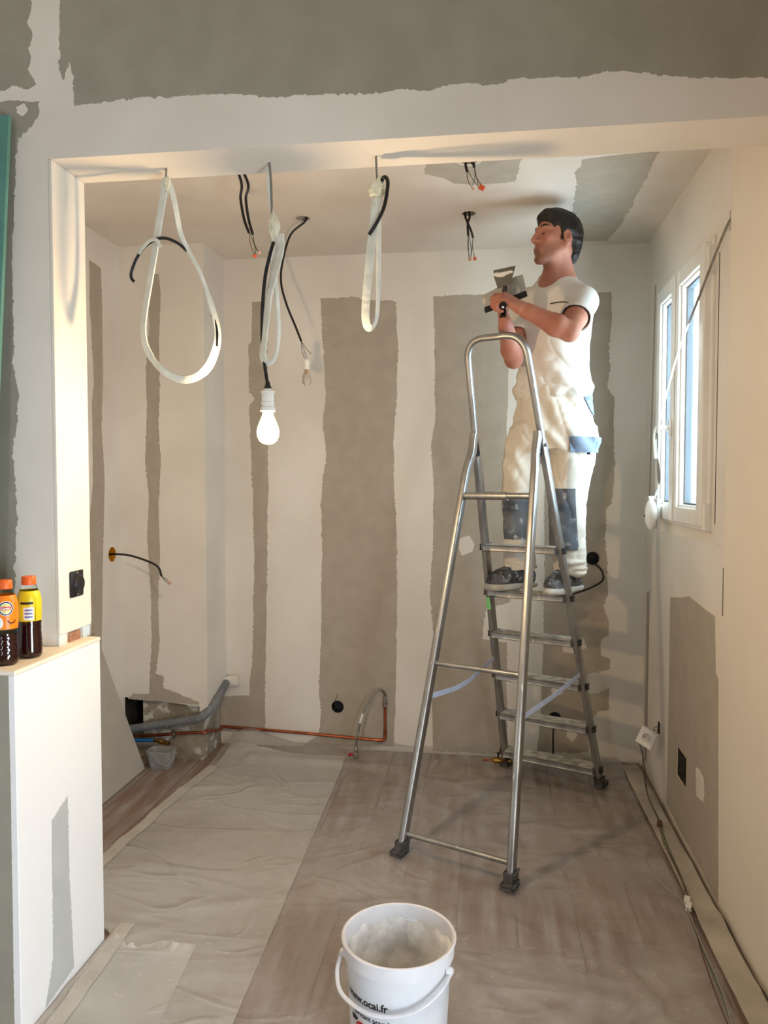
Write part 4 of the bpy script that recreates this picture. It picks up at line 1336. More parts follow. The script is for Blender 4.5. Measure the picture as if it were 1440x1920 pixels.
brad = lambda z: RB + (RT - .007 - RB) * (z - .008) / (BH - .045)
wrap_text('www.ocai.fr', .026, INK, bk_, bc, brad, math.radians(-124), .187, bold=.0006)
wrap_text('Fabricant pour les', .0175, INK, bk_, bc, brad, math.radians(-116), .152, bold=.0003)
wrap_poly([(.024 * math.cos(t * math.pi / 14), .016 * math.sin(t * math.pi / 14)) for t in range(28)], INKR, bk_, bc, brad, math.radians(-128), .122, 'red_emblem')
wrap_poly([(-.012, -.006), (.006, -.004), (.014, .006), (.0, .010), (-.016, .006)], INK, bk_, bc, brad, math.radians(-141), .136, 'emblem_stroke')

# ================================================================== two bottles on the half wall
TEA = M('iced_tea', lin(38, 8, 8), rough=.08, spec=.6, coat=.5)
PET = M('clear_pet', (0.97, 0.98, 0.98, 1), rough=.03, trans=1.0, ior=1.08)
CAP = M('orange_cap', lin(238, 106, 34), lin(228, 96, 28), scale=30, rough=.4)
LAB = {'o': M('orange_label', lin(246, 140, 30), lin(240, 126, 24), scale=14, rough=.35), 'y': M('yellow_label', lin(226, 206, 30), lin(206, 190, 34), scale=22, rough=.35),
       'w': M('white_print', lin(240, 240, 238), rough=.4), 'n': M('navy_print', lin(28, 52, 92), rough=.4), 'g': M('pale_yellow_print', lin(226, 214, 130), rough=.4), 'b': M('blue_print', lin(112, 128, 170), rough=.4), 'r': M('red_print', lin(200, 32, 44), rough=.4)}


def brad2(z):
    zs = [0, .004, .010, .03, .05, .075, .105, .12, .145, .160, .172, .182, .190, .196]
    rs = [.024, .0285, .0305, .0310, .0300, .0285, .0298, .0305, .0305, .0295, .0265, .0225, .0190, .0180]
    return float(np.interp(z, zs, rs))


def bottle(loc, level, labkind, zl0, label):
    t = root('drink_bottle', loc, label, 'bottle', 'drink bottles on the half wall')
    b = B()
    lathe(b, [(0, .0)] + [(brad2(z), z) for z in np.linspace(0, .196, 40)] + [(.0165, .199), (0, .199)], loc, n=40)
    for v in b.verts:
        d = v.co - loc
        if .012 < d.z < .09:
            r = math.hypot(d.x, d.y)
            a = math.atan2(d.y, d.x)
            f = 1 + .018 * math.sin(d.z * 420) * math.sin(a * 5) if r > .01 else 1
            v.co.x, v.co.y = loc.x + d.x * f, loc.y + d.y * f
    body = obj('body', b, PET, t, angle=60)
    b = B()
    lathe(b, [(0, .0015)] + [(brad2(z) * 1.004 + .0003 if z < zl0 else brad2(z) - .0012, z) for z in np.linspace(.0015, level, 30)] + [(0, level)], loc, n=40)
    for v in b.verts:
        d = v.co - loc
        if .012 < d.z < .09:
            r = math.hypot(d.x, d.y); a = math.atan2(d.y, d.x)
            f = 1 + .022 * math.sin(d.z * 420) * math.sin(a * 5) if r > .01 else 1
            v.co.x, v.co.y = loc.x + d.x * f, loc.y + d.y * f
    obj('drink', b, TEA, t, angle=60)
    b = B()
    lathe(b, [(brad2(z) + .0006, z) for z in np.linspace(zl0, .180, 22)], loc, n=40)
    lab = obj('label_sleeve', b, LAB[labkind], t, angle=60)
    b = B()
    lathe(b, [(0, .2185), (.0165, .218), (.0180, .2155), (.0185, .197), (.0180, .1955), (0, .1955)], loc, n=40)
    for v in b.verts:
        d = v.co - loc
        if .199 < d.z < .214: pass
    obj('cap', b, CAP, t)
    return t, lab


l2 = Vector((-1.218, 1.905, ZH))
t2, lab2 = bottle(l2, .176, 'y', .100, 'full bottle of dark iced tea with yellow label on the half wall')
va = math.atan2(-l2.y, -l2.x)
wrap_poly([(-.012, 0), (.014, 0), (.014, .034), (-.012, .034)], LAB['w'], lab2, l2, lambda z: brad2(z) + .0006, va - .1, .104, 'white_panel')
for k, h in enumerate((.006, .015, .024)):
    wrap_poly([(-.009, 0), (.011, 0), (.011, .005), (-.009, .005)], LAB['b'], lab2, l2, lambda z: brad2(z) + .0009, va - .1, .104 + h, 'print_bar')
wrap_poly([(-.020, 0), (.013, 0), (.013, .006), (-.020, .006)], INK, lab2, l2, lambda z: brad2(z) + .0006, va - .1, .146, 'print_bar')
wrap_poly([(-.0006, 0), (.0006, 0), (.0006, .06), (-.0006, .06)], INK, lab2, l2, lambda z: brad2(z) + .0006, va + .5, .102, 'seam_line')
l1 = Vector((-1.232, 1.822, ZH))
t1, lab1 = bottle(l1, .082, 'o', .094, 'half-empty bottle of dark iced tea with orange label at the photo edge')
va = math.atan2(-l1.y, -l1.x) + .05
rr1 = lambda z: brad2(z) + .0006
for r, m, lf in ((.0185, LAB['w'], .0004), (.0172, LAB['n'], .0007), (.0142, LAB['w'], .0010), (.0128, LAB['g'], .0013)):
    wrap_poly([(r * math.cos(k * math.pi / 16), r * math.sin(k * math.pi / 16)) for k in range(32)], m, lab1, l1, rr1, va, .148, 'emblem_ring', lf)
wrap_poly([(-.013, -.004), (.013, -.004), (.013, .0045), (-.013, .0045)], LAB['r'], lab1, l1, rr1, va, .1485, 'emblem_band', .0016)
wrap_text('Lipton', .0085, LAB['w'], lab1, l1, rr1, va, .1460, lift=.0022, bold=.0002)
sm = [(.012 * math.cos(a), .012 * math.sin(a)) for a in np.linspace(math.radians(195), math.radians(345), 12)] + [(.0095 * math.cos(a), .002 + .0105 * math.sin(a)) for a in np.linspace(math.radians(340), math.radians(200), 12)]
wrap_poly(sm, M('brown_print', lin(84, 34, 22), rough=.5), lab1, l1, rr1, va + .45, .120, 'smile', .0006)
wrap_poly([(.013 * math.cos(k * math.pi / 12), .016 * math.sin(k * math.pi / 12)) for k in range(24)], LAB['w'], lab1, l1, rr1, va - .62, .112, 'white_bubble', .0006)


# ================================================================== stepladder
ALU = M('ladder_aluminium', lin(182, 182, 180), lin(150, 150, 150), scale=18, rough=.30, metal=.95, rough2=.42, stretch=(1, 1, .15), c3=lin(214, 212, 206), scale3=55, c3lim=(.66, .72))
TREAD = M('plaster_splashed_tread', lin(150, 150, 146), lin(206, 203, 196), scale=28, rough=.5, metal=.5, rough2=.8, contrast=(.38, .54))
RUB = M('dark_rubber_foot', lin(62, 62, 62), lin(92, 90, 86), scale=40, rough=.7)
WEB = M('ladder_strap', lin(196, 204, 226), lin(182, 190, 214), scale=30, rough=.6)
LA = Vector((.31, 3.6835, 0)); LN = Vector((-.41, -.912, 0)).normalized(); LW = Vector((.912, -.41, 0)).normalized()
UP = Vector((0, 0, 1))


def Apt(z, s, off=0.0):                      # point on the step frame at height z, side s
    return LA + LN * (.356 * z + off) + LW * (s * (.234 - .057 * z)) + UP * z


def Bpt(z, s, off=0.0):                      # point on the support frame
    return LA + LN * (1.045 - .275 * z + off) + LW * (s * (.222 - .052 * z)) + UP * z


lad = root('stepladder', LA + LN * .5, 'tall aluminium stepladder splashed with plaster that the man stands on', 'ladder')
RS = rrect(.046, .025, .007, 3)
# top hoop with both upper rails and both step rails as separate lengths
for s in (-1, 1):
    b = B(); sweep(b, [Apt(z, s) for z in np.linspace(.045, 1.58, 8)], RS, up=LN); obj('step_rail', b, ALU, lad, angle=50)
zt = 1.975
hoop = [Apt(1.50, -1), Apt(1.70, -1), Apt(1.86, -1), Apt(1.925, -1) + LW * .004, Apt(1.962, -1) + LW * .028, Apt(zt, -1) + LW * .065,
        Apt(zt, 0), Apt(zt, 1) - LW * .065, Apt(1.962, 1) - LW * .028, Apt(1.925, 1) - LW * .004, Apt(1.86, 1), Apt(1.70, 1), Apt(1.50, 1)]
b = B(); sweep(b, smooth_path(hoop, 7), rrect(.034, .026, .0115, 4), up=LN); obj('top_hoop', b, ALU, lad, angle=60)
fwdA = (LN * .356 + UP).normalized()
STZ = [.115, .322, .528, .735, .935, 1.142]
for i, z in enumerate(STZ):
    w = (.234 - .057 * z) * 2 - .016
    c = LA + LN * (.356 * z - .004) + UP * (z - .0145)
    b = B(); obox(b, c, (LW, LN, UP), (w, .090, .026), .004)
    st_ = obj('step', b, ALU, lad, angle=50)
    b = B(); obox(b, c + UP * .0135, (LW, LN, UP), (w - .012, .084, .0022), .0008); obj('tread', b, TREAD, st_, smooth=False)
    for s in (-1, 1):
        b = B(); obox(b, c + LW * s * (w / 2 + .012) + UP * .0, (LW, LN, UP), (.030, .030, .020), .004); obj('end_cap', b, BLACKP, st_)
for s in (-1, 1):
    # support rail bending over to its pivot on the step rail
    P = [Bpt(.035, s), Bpt(.5, s), Bpt(1.0, s), Bpt(1.36, s), Bpt(1.46, s, -.002), Bpt(1.53, s, -.012), Apt(1.585, s, .032), Apt(1.61, s, .018)]
    P = [p - LW * s * (.006 if k > 4 else .0) for k, p in enumerate(P)]
    b = B(); sweep(b, smooth_path(P, 5), rrect(.040, .027, .008, 3), up=LN); obj('support_rail', b, ALU, lad, angle=50)
    b = B(); obox(b, Apt(1.548, s, .026) - LW * s * .010, (LW, fwdA, fwdA.cross(LW)), (.016, .055, .014), .003); obj('pivot_bracket', b, BLACKP, lad)
    b = B(); lathe(b, [(0, .006), (.006, .006), (.007, .002), (.007, -.03), (0, -.03)], Apt(1.558, s, .014) + LW * s * .016, axis=LW * s, n=12); obj('rivet', b, ALU, lad)
    for fn, nm in ((Apt, 0), (Bpt, 1)):
        f0, f1 = fn(0.0, s), fn(.075, s)
        b = B()
        d = (f1 - f0).normalized()
        obox(b, f0 + d * .040, (LW, LN, d), (.034, .050, .046), .005)
        obox(b, Vector((f0.x, f0.y, .024)) + LN * (.004 if nm else -.004), (LW, LN, UP), (.042, .060, .014), .005)
        obj('foot', b, RUB, lad)
for z, r, e in ((1.358, .0125, .0), (.705, .0095, 0), (.085, .0095, 0)):
    b = B(); tube(b, [Bpt(z, -1) - LW * .004, Bpt(z, 1) + LW * .004], r, 14); cr = obj('crossbar', b, ALU, lad)
    for s in (-1, 1):
        b = B(); lathe(b, [(0, .004), (.006, .003), (.0065, 0), (0, 0)], Bpt(z, s) + LW * s * .008, axis=LW * s, n=10); obj('rivet', b, BLACKP, cr)
b = B(); tube(b, [Bpt(1.357, -.94, -.002), Bpt(1.357, .30, -.002)], .0165, 16); obj('grip_sleeve', b, ALU, lad)
for s in (-1, 1):
    a, c = Apt(.60, s, .02), Bpt(.60, s, -.012)
    if s > 0: a, c = Apt(.575, s, .02), Bpt(.555, s, -.012)
    else: a, c = Apt(.60, s, .02), Bpt(.575, s, -.012)
    mid = a.lerp(c, .5) + Vector((0, 0, -.035 if s < 0 else -.006))
    b = B(); sweep(b, smooth_path([a, mid, c], 10), rrect(.0016, .022, .0007, 1), up=LW); obj('safety_strap', b, WEB, lad)
b = B(); obox(b, Apt(.868, -1, .0250) , (LW, fwdA, fwdA.cross(LW)), (.018, .062, .0012), .0); obj('green_sticker', b, M('green_sticker', lin(120, 214, 130), lin(150, 230, 160), scale=50, rough=.4), lad, smooth=False)


# ================================================================== the man on the ladder
class Field:
    """signed distance grid with smooth union, polygonised by surface nets"""
    def __init__(self, lo, hi, h):
        self.lo = np.array(lo, float); self.h = h
        self.n = np.ceil((np.array(hi) - self.lo) / h).astype(int) + 1
        self.F = np.full(self.n, 9.0, np.float32)

    def _sub(self, lo, hi):
        a = np.clip(np.floor((np.array(lo) - self.lo) / self.h).astype(int), 0, self.n)
        b = np.clip(np.ceil((np.array(hi) - self.lo) / self.h).astype(int) + 1, 0, self.n)
        if np.any(b <= a): return None, None
        g = [(self.lo[i] + self.h * np.arange(a[i], b[i])).astype(np.float32) for i in range(3)]
        X = (g[0][:, None, None], g[1][None, :, None], g[2][None, None, :])
        return tuple(slice(a[i], b[i]) for i in range(3)), X

    def put(self, fn, lo, hi, k=.01, op='u'):
        m = k * 1.5 + .02
        sl, X = self._sub(np.array(lo) - m, np.array(hi) + m)
        if sl is None: return
        d = fn(*X)
        f = self.F[sl]
        if op == 'u':
            hh = np.clip(.5 + .5 * (f - d) / k, 0, 1)
            self.F[sl] = f + (d - f) * hh - k * hh * (1 - hh)
        else:
            d = -d
            hh = np.clip(.5 - .5 * (f - d) / k, 0, 1)
            self.F[sl] = f + (d - f) * hh + k * hh * (1 - hh)

    def cone(self, a, b, ra, rb, k=.01, op='u', flat=None):
        a, b = np.array(a, float), np.array(b, float)
        ab = b - a
        L2 = float(ab @ ab) + 1e-12

        def fn(x, y, z):
            px, py, pz = x - a[0], y - a[1], z - a[2]
            t = np.clip((px * ab[0] + py * ab[1] + pz * ab[2]) / L2, 0, 1)
            return np.sqrt((px - t * ab[0]) ** 2 + (py - t * ab[1]) ** 2 + (pz - t * ab[2]) ** 2) - (ra + (rb - ra) * t)
        r = max(ra, rb)
        self.put(fn, np.minimum(a, b) - r, np.maximum(a, b) + r, k, op)

    def ell(self, c, r, R=None, k=.01, op='u'):
        c, r = np.array(c, float), np.array(r, float)
        R = np.eye(3) if R is None else np.array(R, float)

        def fn(x, y, z):
            px, py, pz = x - c[0], y - c[1], z - c[2]
            q = [(px * R[i][0] + py * R[i][1] + pz * R[i][2]) for i in range(3)]
            k0 = np.sqrt((q[0] / r[0]) ** 2 + (q[1] / r[1]) ** 2 + (q[2] / r[2]) ** 2)
            k1 = np.sqrt((q[0] / r[0] ** 2) ** 2 + (q[1] / r[1] ** 2) ** 2 + (q[2] / r[2] ** 2) ** 2) + 1e-6
            return k0 * (k0 - 1) / k1
        m = r.max()
        self.put(fn, c - m, c + m, k, op)

    def loft(self, rows, k=.02, op='u', grow=0.0, smooth=.03, bottom=True, topcap=True, sq=2.0):
        """rows: z, cx, cy, rx, ry, yaw(deg) from low to high"""
        rows = np.array(rows, float)
        zz = np.arange(rows[0, 0] - .1, rows[-1, 0] + .1, .002)
        tab = [np.interp(zz, rows[:, 0], rows[:, i]) for i in range(1, 6)]
        w = max(1, int(smooth / .002))
        ker = np.hanning(w * 2 + 3)[1:-1]; ker /= ker.sum()
        tab = [np.convolve(np.pad(t, (len(ker) // 2, len(ker) // 2), 'edge'), ker, 'valid') for t in tab]
        z0, z1 = rows[0, 0], rows[-1, 0]

        def fn(x, y, z):
            zf = z.ravel()
            cx, cy, rx, ry, yw = [np.interp(zf, zz, t[:len(zz)])[None, None, :].astype(np.float32) for t in tab]
            rx, ry = rx + grow, ry + grow
            c_, s_ = np.cos(np.radians(yw)), np.sin(np.radians(yw))
            px, py = x - cx, y - cy
            u, v = px * c_ + py * s_, -px * s_ + py * c_
            q = (np.abs(u / rx) ** sq + np.abs(v / ry) ** sq) ** (1 / sq)
            d = (q - 1) * np.minimum(rx, ry)
            if bottom: d = np.maximum(d, z0 - z)
            if topcap: d = np.maximum(d, z - z1)
            return d
        m = rows[:, 3:5].max() + grow
        self.put(fn, (rows[:, 1].min() - m, rows[:, 2].min() - m, z0), (rows[:, 1].max() + m, rows[:, 2].max() + m, z1), k, op)

    def plane(self, p, n, k=.004):
        """cut away everything on the side n points to"""
        p, n = np.array(p, float), np.array(n, float); n = n / np.linalg.norm(n)
        g = [(self.lo[i] + self.h * np.arange(self.n[i])).astype(np.float32) for i in range(3)]
        d = (g[0][:, None, None] - p[0]) * n[0] + (g[1][None, :, None] - p[1]) * n[1] + (g[2][None, None, :] - p[2]) * n[2]
        self.F = np.maximum(self.F, d)

    def mesh(self):
        F = self.F
        n = np.array(F.shape)
        ins = F < 0
        c = np.zeros(n - 1, np.int8)
        for dx in (0, 1):
            for dy in (0, 1):
                for dz in (0, 1):
                    c += ins[dx:n[0] - 1 + dx, dy:n[1] - 1 + dy, dz:n[2] - 1 + dz]
        act = np.argwhere((c > 0) & (c < 8))
        idx = np.full(n - 1, -1, np.int32)
        idx[tuple(act.T)] = np.arange(len(act))
        acc = np.zeros((len(act), 3)); cnt = np.zeros(len(act))
        corners = [(i, j, k) for i in (0, 1) for j in (0, 1) for k in (0, 1)]
        val = {q: F[act[:, 0] + q[0], act[:, 1] + q[1], act[:, 2] + q[2]].astype(float) for q in corners}
        for a in corners:
            for ax in range(3):
                if a[ax] == 0:
                    b = list(a); b[ax] = 1; b = tuple(b)
                    va, vb = val[a], val[b]
                    m = (va < 0) != (vb < 0)
                    t = np.where(m, va / np.where(m, va - vb, 1), 0)
                    P = np.tile(np.array(a, float), (len(act), 1)); P[:, ax] = t
                    acc[m] += P[m]; cnt[m] += 1
        V = self.lo + (act + acc / cnt[:, None]) * self.h
        quads = []
        for ax in range(3):
            o1, o2 = [i for i in range(3) if i != ax]
            A = [slice(None)] * 3; Bs = [slice(None)] * 3
            A[ax] = slice(0, n[ax] - 1); Bs[ax] = slice(1, n[ax])
            cr = ins[tuple(A)] != ins[tuple(Bs)]
            e = np.argwhere(cr)
            e = e[(e[:, o1] > 0) & (e[:, o2] > 0) & (e[:, o1] < n[o1] - 1) & (e[:, o2] < n[o2] - 1)]
            def cell(d1, d2):
                q = e.copy(); q[:, o1] -= d1; q[:, o2] -= d2
                return idx[tuple(q.T)]
            Q = np.stack([cell(0, 0), cell(1, 0), cell(1, 1), cell(0, 1)], 1)
            flip = ins[tuple(e.T)] ^ (ax == 1)
            Q[flip] = Q[flip][:, ::-1]
            quads.append(Q)
        Q = np.concatenate(quads)
        return V, Q[:, ::-1]


def relax(V, Q, it=2, lam=.5):
    for _ in range(it):
        s = np.zeros_like(V); c = np.zeros(len(V))
        for i in range(4):
            for j in (1, 3):
                np.add.at(s, Q[:, i], V[Q[:, (i + j) % 4]]); np.add.at(c, Q[:, i], 1)
        V = V + lam * (s / np.maximum(c, 1)[:, None] - V)
    return V


def vnormals(V, Q):
    fn = np.cross(V[Q[:, 2]] - V[Q[:, 0]], V[Q[:, 3]] - V[Q[:, 1]])
    N = np.zeros_like(V)
    for i in range(4): np.add.at(N, Q[:, i], fn)
    return N / np.maximum(np.linalg.norm(N, axis=1), 1e-12)[:, None]


def nz(P, f, off=0.0):
    return np.array([mnoise.noise(Vector((p[0] * f[0] + off, p[1] * f[1] + off * .7, p[2] * f[2] - off))) for p in P])


SKIN = M('skin', lin(178, 122, 98), lin(166, 106, 86), scale=18, rough=.6, sub=.12, bump=.05, bscale=300)
HAIRM = M('dark_hair', lin(18, 15, 14), lin(32, 26, 22), scale=70, rough=.55, stretch=(1, 1, .5), bump=.35, bscale=160)
SHIRT = M('white_cotton', lin(226, 222, 214), lin(216, 211, 202), scale=7, rough=.85, bump=.05, bscale=300)
TROU = M('white_work_trousers', lin(224, 217, 204), lin(212, 203, 188), scale=5, rough=.85, c3=lin(234, 230, 222), scale3=14, c3lim=(.60, .72))
PADM = M('grey_knee_patch', lin(82, 88, 95), lin(112, 115, 119), scale=11, rough=.8, c3=lin(205, 205, 203), scale3=26, c3lim=(.58, .78))
SLATE = M('blue_grey_cloth', lin(112, 126, 146), lin(128, 140, 158), scale=20, rough=.85, c3=lin(220, 220, 220), scale3=50, c3lim=(.66, .7))
BLK = M('black_trim', lin(24, 24, 28), rough=.8)
SHOE = M('dusty_trainer', lin(56, 60, 66), lin(108, 112, 117), scale=20, rough=.7, c3=lin(190, 191, 190), scale3=45, c3lim=(.55, .75))
SOLE = M('pale_sole', lin(206, 204, 196), lin(176, 174, 166), scale=20, rough=.7)

S5 = .935                                              # height of the step he stands on
man = root('person', LA + LN * .33 + UP * S5, 'man in white painter\'s clothes on the ladder holding two filling knives', 'person')


def at(x, y, Y):
    return np.array(onY(x, y, Y))


# main joints
HEAD = at(1043, 447, 3.29)
shL, shR = at(1092, 566, 3.25), at(984, 568, 3.50)
elL, elR = at(1068, 622, 3.04), at(963, 674, 3.33)
wrL, wrR = at(978, 578, 3.00), at(947, 606, 3.085)
pel = at(1036, 790, 3.43)
kneeR, kneeL = at(970, 950, 3.40), at(1064, 950, 3.37)
ankR, ankL = at(973, 1068, 3.475), at(1066, 1072, 3.40)

# head frame: forward (towards the nose), left, up
az = math.radians(28)
hf = np.array([-math.cos(az), -math.sin(az), .05]); hf /= np.linalg.norm(hf)
hu = np.array([.04, 0.0, 1.0]); hu = hu - hf * (hu @ hf); hu /= np.linalg.norm(hu)
hl_ = np.cross(hu, hf)
HR = np.array([hf, hl_, hu])


def hp_(f, l, u):
    return HEAD + hf * f + hl_ * l + hu * u


# ---- body: one continuous surface
bd = Field((-.05, 2.86, .95), (.62, 3.70, 2.58), .0032)
# cranium and face
bd.ell(hp_(-.016, 0, .030), (.092, .072, .084), HR, .02)
bd.ell(hp_(.032, 0, -.030), (.058, .056, .078), HR, .03)
for s in (-1, 1):
    bd.cone(hp_(-.006, .052 * s, -.045), hp_(.064, .018 * s, -.094), .020, .017, .02)
    bd.ell(hp_(.058, .042 * s, -.012), (.020, .017, .017), HR, .014)
    bd.cone(hp_(.077, .012 * s, .028), hp_(.064, .044 * s, .026), .011, .010, .012)
bd.ell(hp_(.074, 0, -.098), (.020, .022, .017), HR, .015)
bd.ell(hp_(.076, 0, -.060), (.016, .028, .024), HR, .012)
for s in (-1, 1):
    bd.ell(hp_(.092, .031 * s, .004), (.014, .017, .011), HR, .010, 's')
    bd.ell(hp_(.071, .031 * s, .004), (.0125, .0145, .0105), HR, .004)
bd.cone(hp_(.084, 0, .020), hp_(.106, 0, -.024), .0075, .0115, .007)
for s in (-1, 1): bd.ell(hp_(.093, .012 * s, -.029), (.011, .008, .0075), HR, .004)
bd.cone(hp_(.086, -.018, -.0555), hp_(.086, .018, -.0555), .0055, .0055, .005)
bd.cone(hp_(.088, -.012, -.0545), hp_(.088, .012, -.0545), .006, .006, .004)
bd.cone(hp_(.084, -.016, -.0675), hp_(.084, .016, -.0675), .0065, .0065, .005)
bd.cone(hp_(.097, -.022, -.0610), hp_(.097, .022, -.0610), .0022, .0022, .002, 's')
# ears
ER = np.array([hf * .94 + hl_ * .0 + hu * -.2, hl_, hu]); 
for s in (-1, 1):
    bd.ell(hp_(-.008, .074 * s, -.010), (.019, .009, .031), ER, .005)
    bd.ell(hp_(-.001, .083 * s, -.003), (.010, .0085, .017), ER, .003, 's')
# neck and shoulders
nk0, nk1 = hp_(-.030, 0, -.055), at(1046, 540, 3.36)
bd.cone(nk0, nk1, .051, .056, .025)
bd.cone(hp_(.005, 0, -.075), nk1 + np.array([-.02, -.02, 0]), .036, .05, .02)
bd.cone(nk1, shL, .055, .050, .04); bd.cone(nk1, shR, .055, .050, .04)
ch_ = at(1042, 610, 3.39)
bd.cone(ch_, pel, .085, .10, .06); bd.cone(nk1, ch_, .07, .09, .05)
bd.cone(pel + np.array([-.07, .03, 0]), kneeR + np.array([0, .03, 0]), .055, .034, .03); bd.cone(pel + np.array([.07, -.03, 0]), kneeL + np.array([0, .02, 0]), .055, .034, .03)
bd.cone(kneeR + np.array([0, .03, 0]), ankR, .034, .030, .03); bd.cone(kneeL + np.array([0, .02, 0]), ankL, .034, .030, .03)
# arms
def arm(sh, el, wr):
    mid = sh * .45 + el * .55
    bd.cone(sh, mid, .050, .045, .02); bd.cone(mid, el, .045, .037, .015)
    d = (wr - el) / np.linalg.norm(wr - el)
    m2 = el * .72 + wr * .28
    bd.cone(el, m2, .036, .042, .015); bd.cone(m2, wr - d * .03, .042, .029, .015); bd.cone(wr - d * .03, wr, .028, .026, .012)
arm(shL, elL, wrL); arm(shR, elR, wrR)


def norm(v):
    v = np.array(v, float); return v / np.linalg.norm(v)


def hand(wr, f, s, n, curls, thumb, k=.004, sc=1.0):
    """f wrist->knuckles, s towards the thumb, n palm side. curls: per finger 3 joint angles (deg)"""
    f = norm(f); s = np.array(s, float); s = norm(s - f * (s @ f)); n = np.array(n, float)
    n2 = np.cross(f, s); n2 = n2 if n2 @ n > 0 else -n2
    offs = (.027, .009, -.010, -.027)
    lens = ((.040, .026, .020), (.044, .029, .022), (.041, .027, .021), (.033, .021, .018))
    rad = ((.0098, .0088, .0080), (.0100, .0090, .0082), (.0096, .0086, .0078), (.0086, .0078, .0070))
    for o_, L, R_, cu in zip(offs, lens, rad, curls):
        kn = wr + (f * (.084 - abs(o_ - .005) * .25) + s * o_) * sc
        bd.cone(wr + (f * .012 + s * o_ * .6) * sc, kn, .0165 * sc, .0115 * sc, .012)
        a = 0.0; p = kn
        for l, r_, c_ in zip(L, R_, cu):
            a += math.radians(c_)
            q = p + (f * math.cos(a) + n2 * math.sin(a)) * l * sc
            bd.cone(p, q, r_ * 1.04 * sc, r_ * .94 * sc, .0022)
            p = q
    b0 = wr + (f * .022 + s * .022 + n2 * .008) * sc
    p = b0
    for (cf, cs, cn), l, r_ in zip(thumb, (.042, .030, .025), (.0135, .0108, .0095)):
        q = p + norm(f * cf + s * cs + n2 * cn) * l * sc
        bd.cone(p, q, r_ * 1.06 * sc, r_ * .95 * sc, .004)
        p = q
    return f, s, n2


LHf = at(936, 552, 2.985) - wrL
hand(wrL, LHf, (0, .75, .65), (-.45, .5, -.66), ((38, 62, 40), (48, 72, 45), (56, 78, 50), (62, 80, 52)), ((.55, .65, .5), (.75, .1, .65), (.7, -.35, .6)))
RHf = at(936, 556, 3.075) - wrR
hand(wrR, RHf, (-.25, .9, .1), (.80, -.45, 0), ((62, 75, 45), (66, 78, 48), (68, 80, 50), (70, 80, 50)), ((.75, .5, .45), (.9, .0, .4), (.9, -.3, .3)))
V, Q = bd.mesh()
V = relax(V, Q, 1, .4)
body = obj('body', (V, Q), SKIN, man, angle=180)
body_V = V
# skin zones (shaved cheeks, lips, ears) as a smooth weight on the surface
fc = V - HEAD
lf, ll, lu = fc @ hf, fc @ hl_, fc @ hu
sm_ = lambda x, a, b: np.clip((x - a) / (b - a), 0, 1)
stub = sm_(lf, .020, .045) * sm_(-lu, .030, .055) * sm_(lu, -.135, -.105)
lips = sm_(lf, .078, .086) * sm_(-np.abs(ll), -.026, -.019) * sm_(-lu, .047, .052) * sm_(lu, -.077, -.072)
ear = sm_(np.abs(ll), .072, .080) * sm_(-np.abs(lu + .01), -.05, -.03) + sm_(lf, .098, .110) * .7
for nm_, arr in (('stubble', stub), ('lips', np.clip(lips * .8 + ear * .6, 0, 1))):
    at_ = body.data.attributes.new(nm_, 'FLOAT', 'POINT')
    at_.data.foreach_set('value', arr.astype(np.float32))
nt = SKIN.node_tree
pr_ = nt.nodes['Principled BSDF']
src = pr_.inputs['Base Color'].links[0].from_socket
for nm_, col_, amt in (('stubble', lin(118, 84, 68), .55), ('lips', lin(160, 88, 74), .5)):
    an = nt.nodes.new('ShaderNodeAttribute'); an.attribute_name = nm_
    mu = nt.nodes.new('ShaderNodeMath'); mu.operation = 'MULTIPLY'; mu.inputs[1].default_value = amt
    mx_ = nt.nodes.new('ShaderNodeMix'); mx_.data_type = 'RGBA'; mx_.inputs[7].default_value = col_
    nt.links.new(an.outputs['Fac'], mu.inputs[0]); nt.links.new(mu.outputs[0], mx_.inputs[0]); nt.links.new(src, mx_.inputs[6])
    src = mx_.outputs[2]
nt.links.new(src, pr_.inputs['Base Color'])

# ---- hair, brows, lash lines
hr_ = Field(HEAD - .17, HEAD + .17, .0032)
hr_.ell(hp_(-.018, 0, .034), (.094, .078, .080), HR, .02)
hr_.ell(hp_(.034, 0, .078), (.052, .060, .032), HR, .03)
hr_.ell(hp_(-.070, 0, -.020), (.038, .060, .070), HR, .03)
hr_.ell(hp_(-.066, 0, -.070), (.026, .050, .034), HR, .02)
for s in (-1, 1):
    hr_.cone(hp_(.006, .070 * s, .030), hp_(.012, .066 * s, -.018), .012, .007, .012)
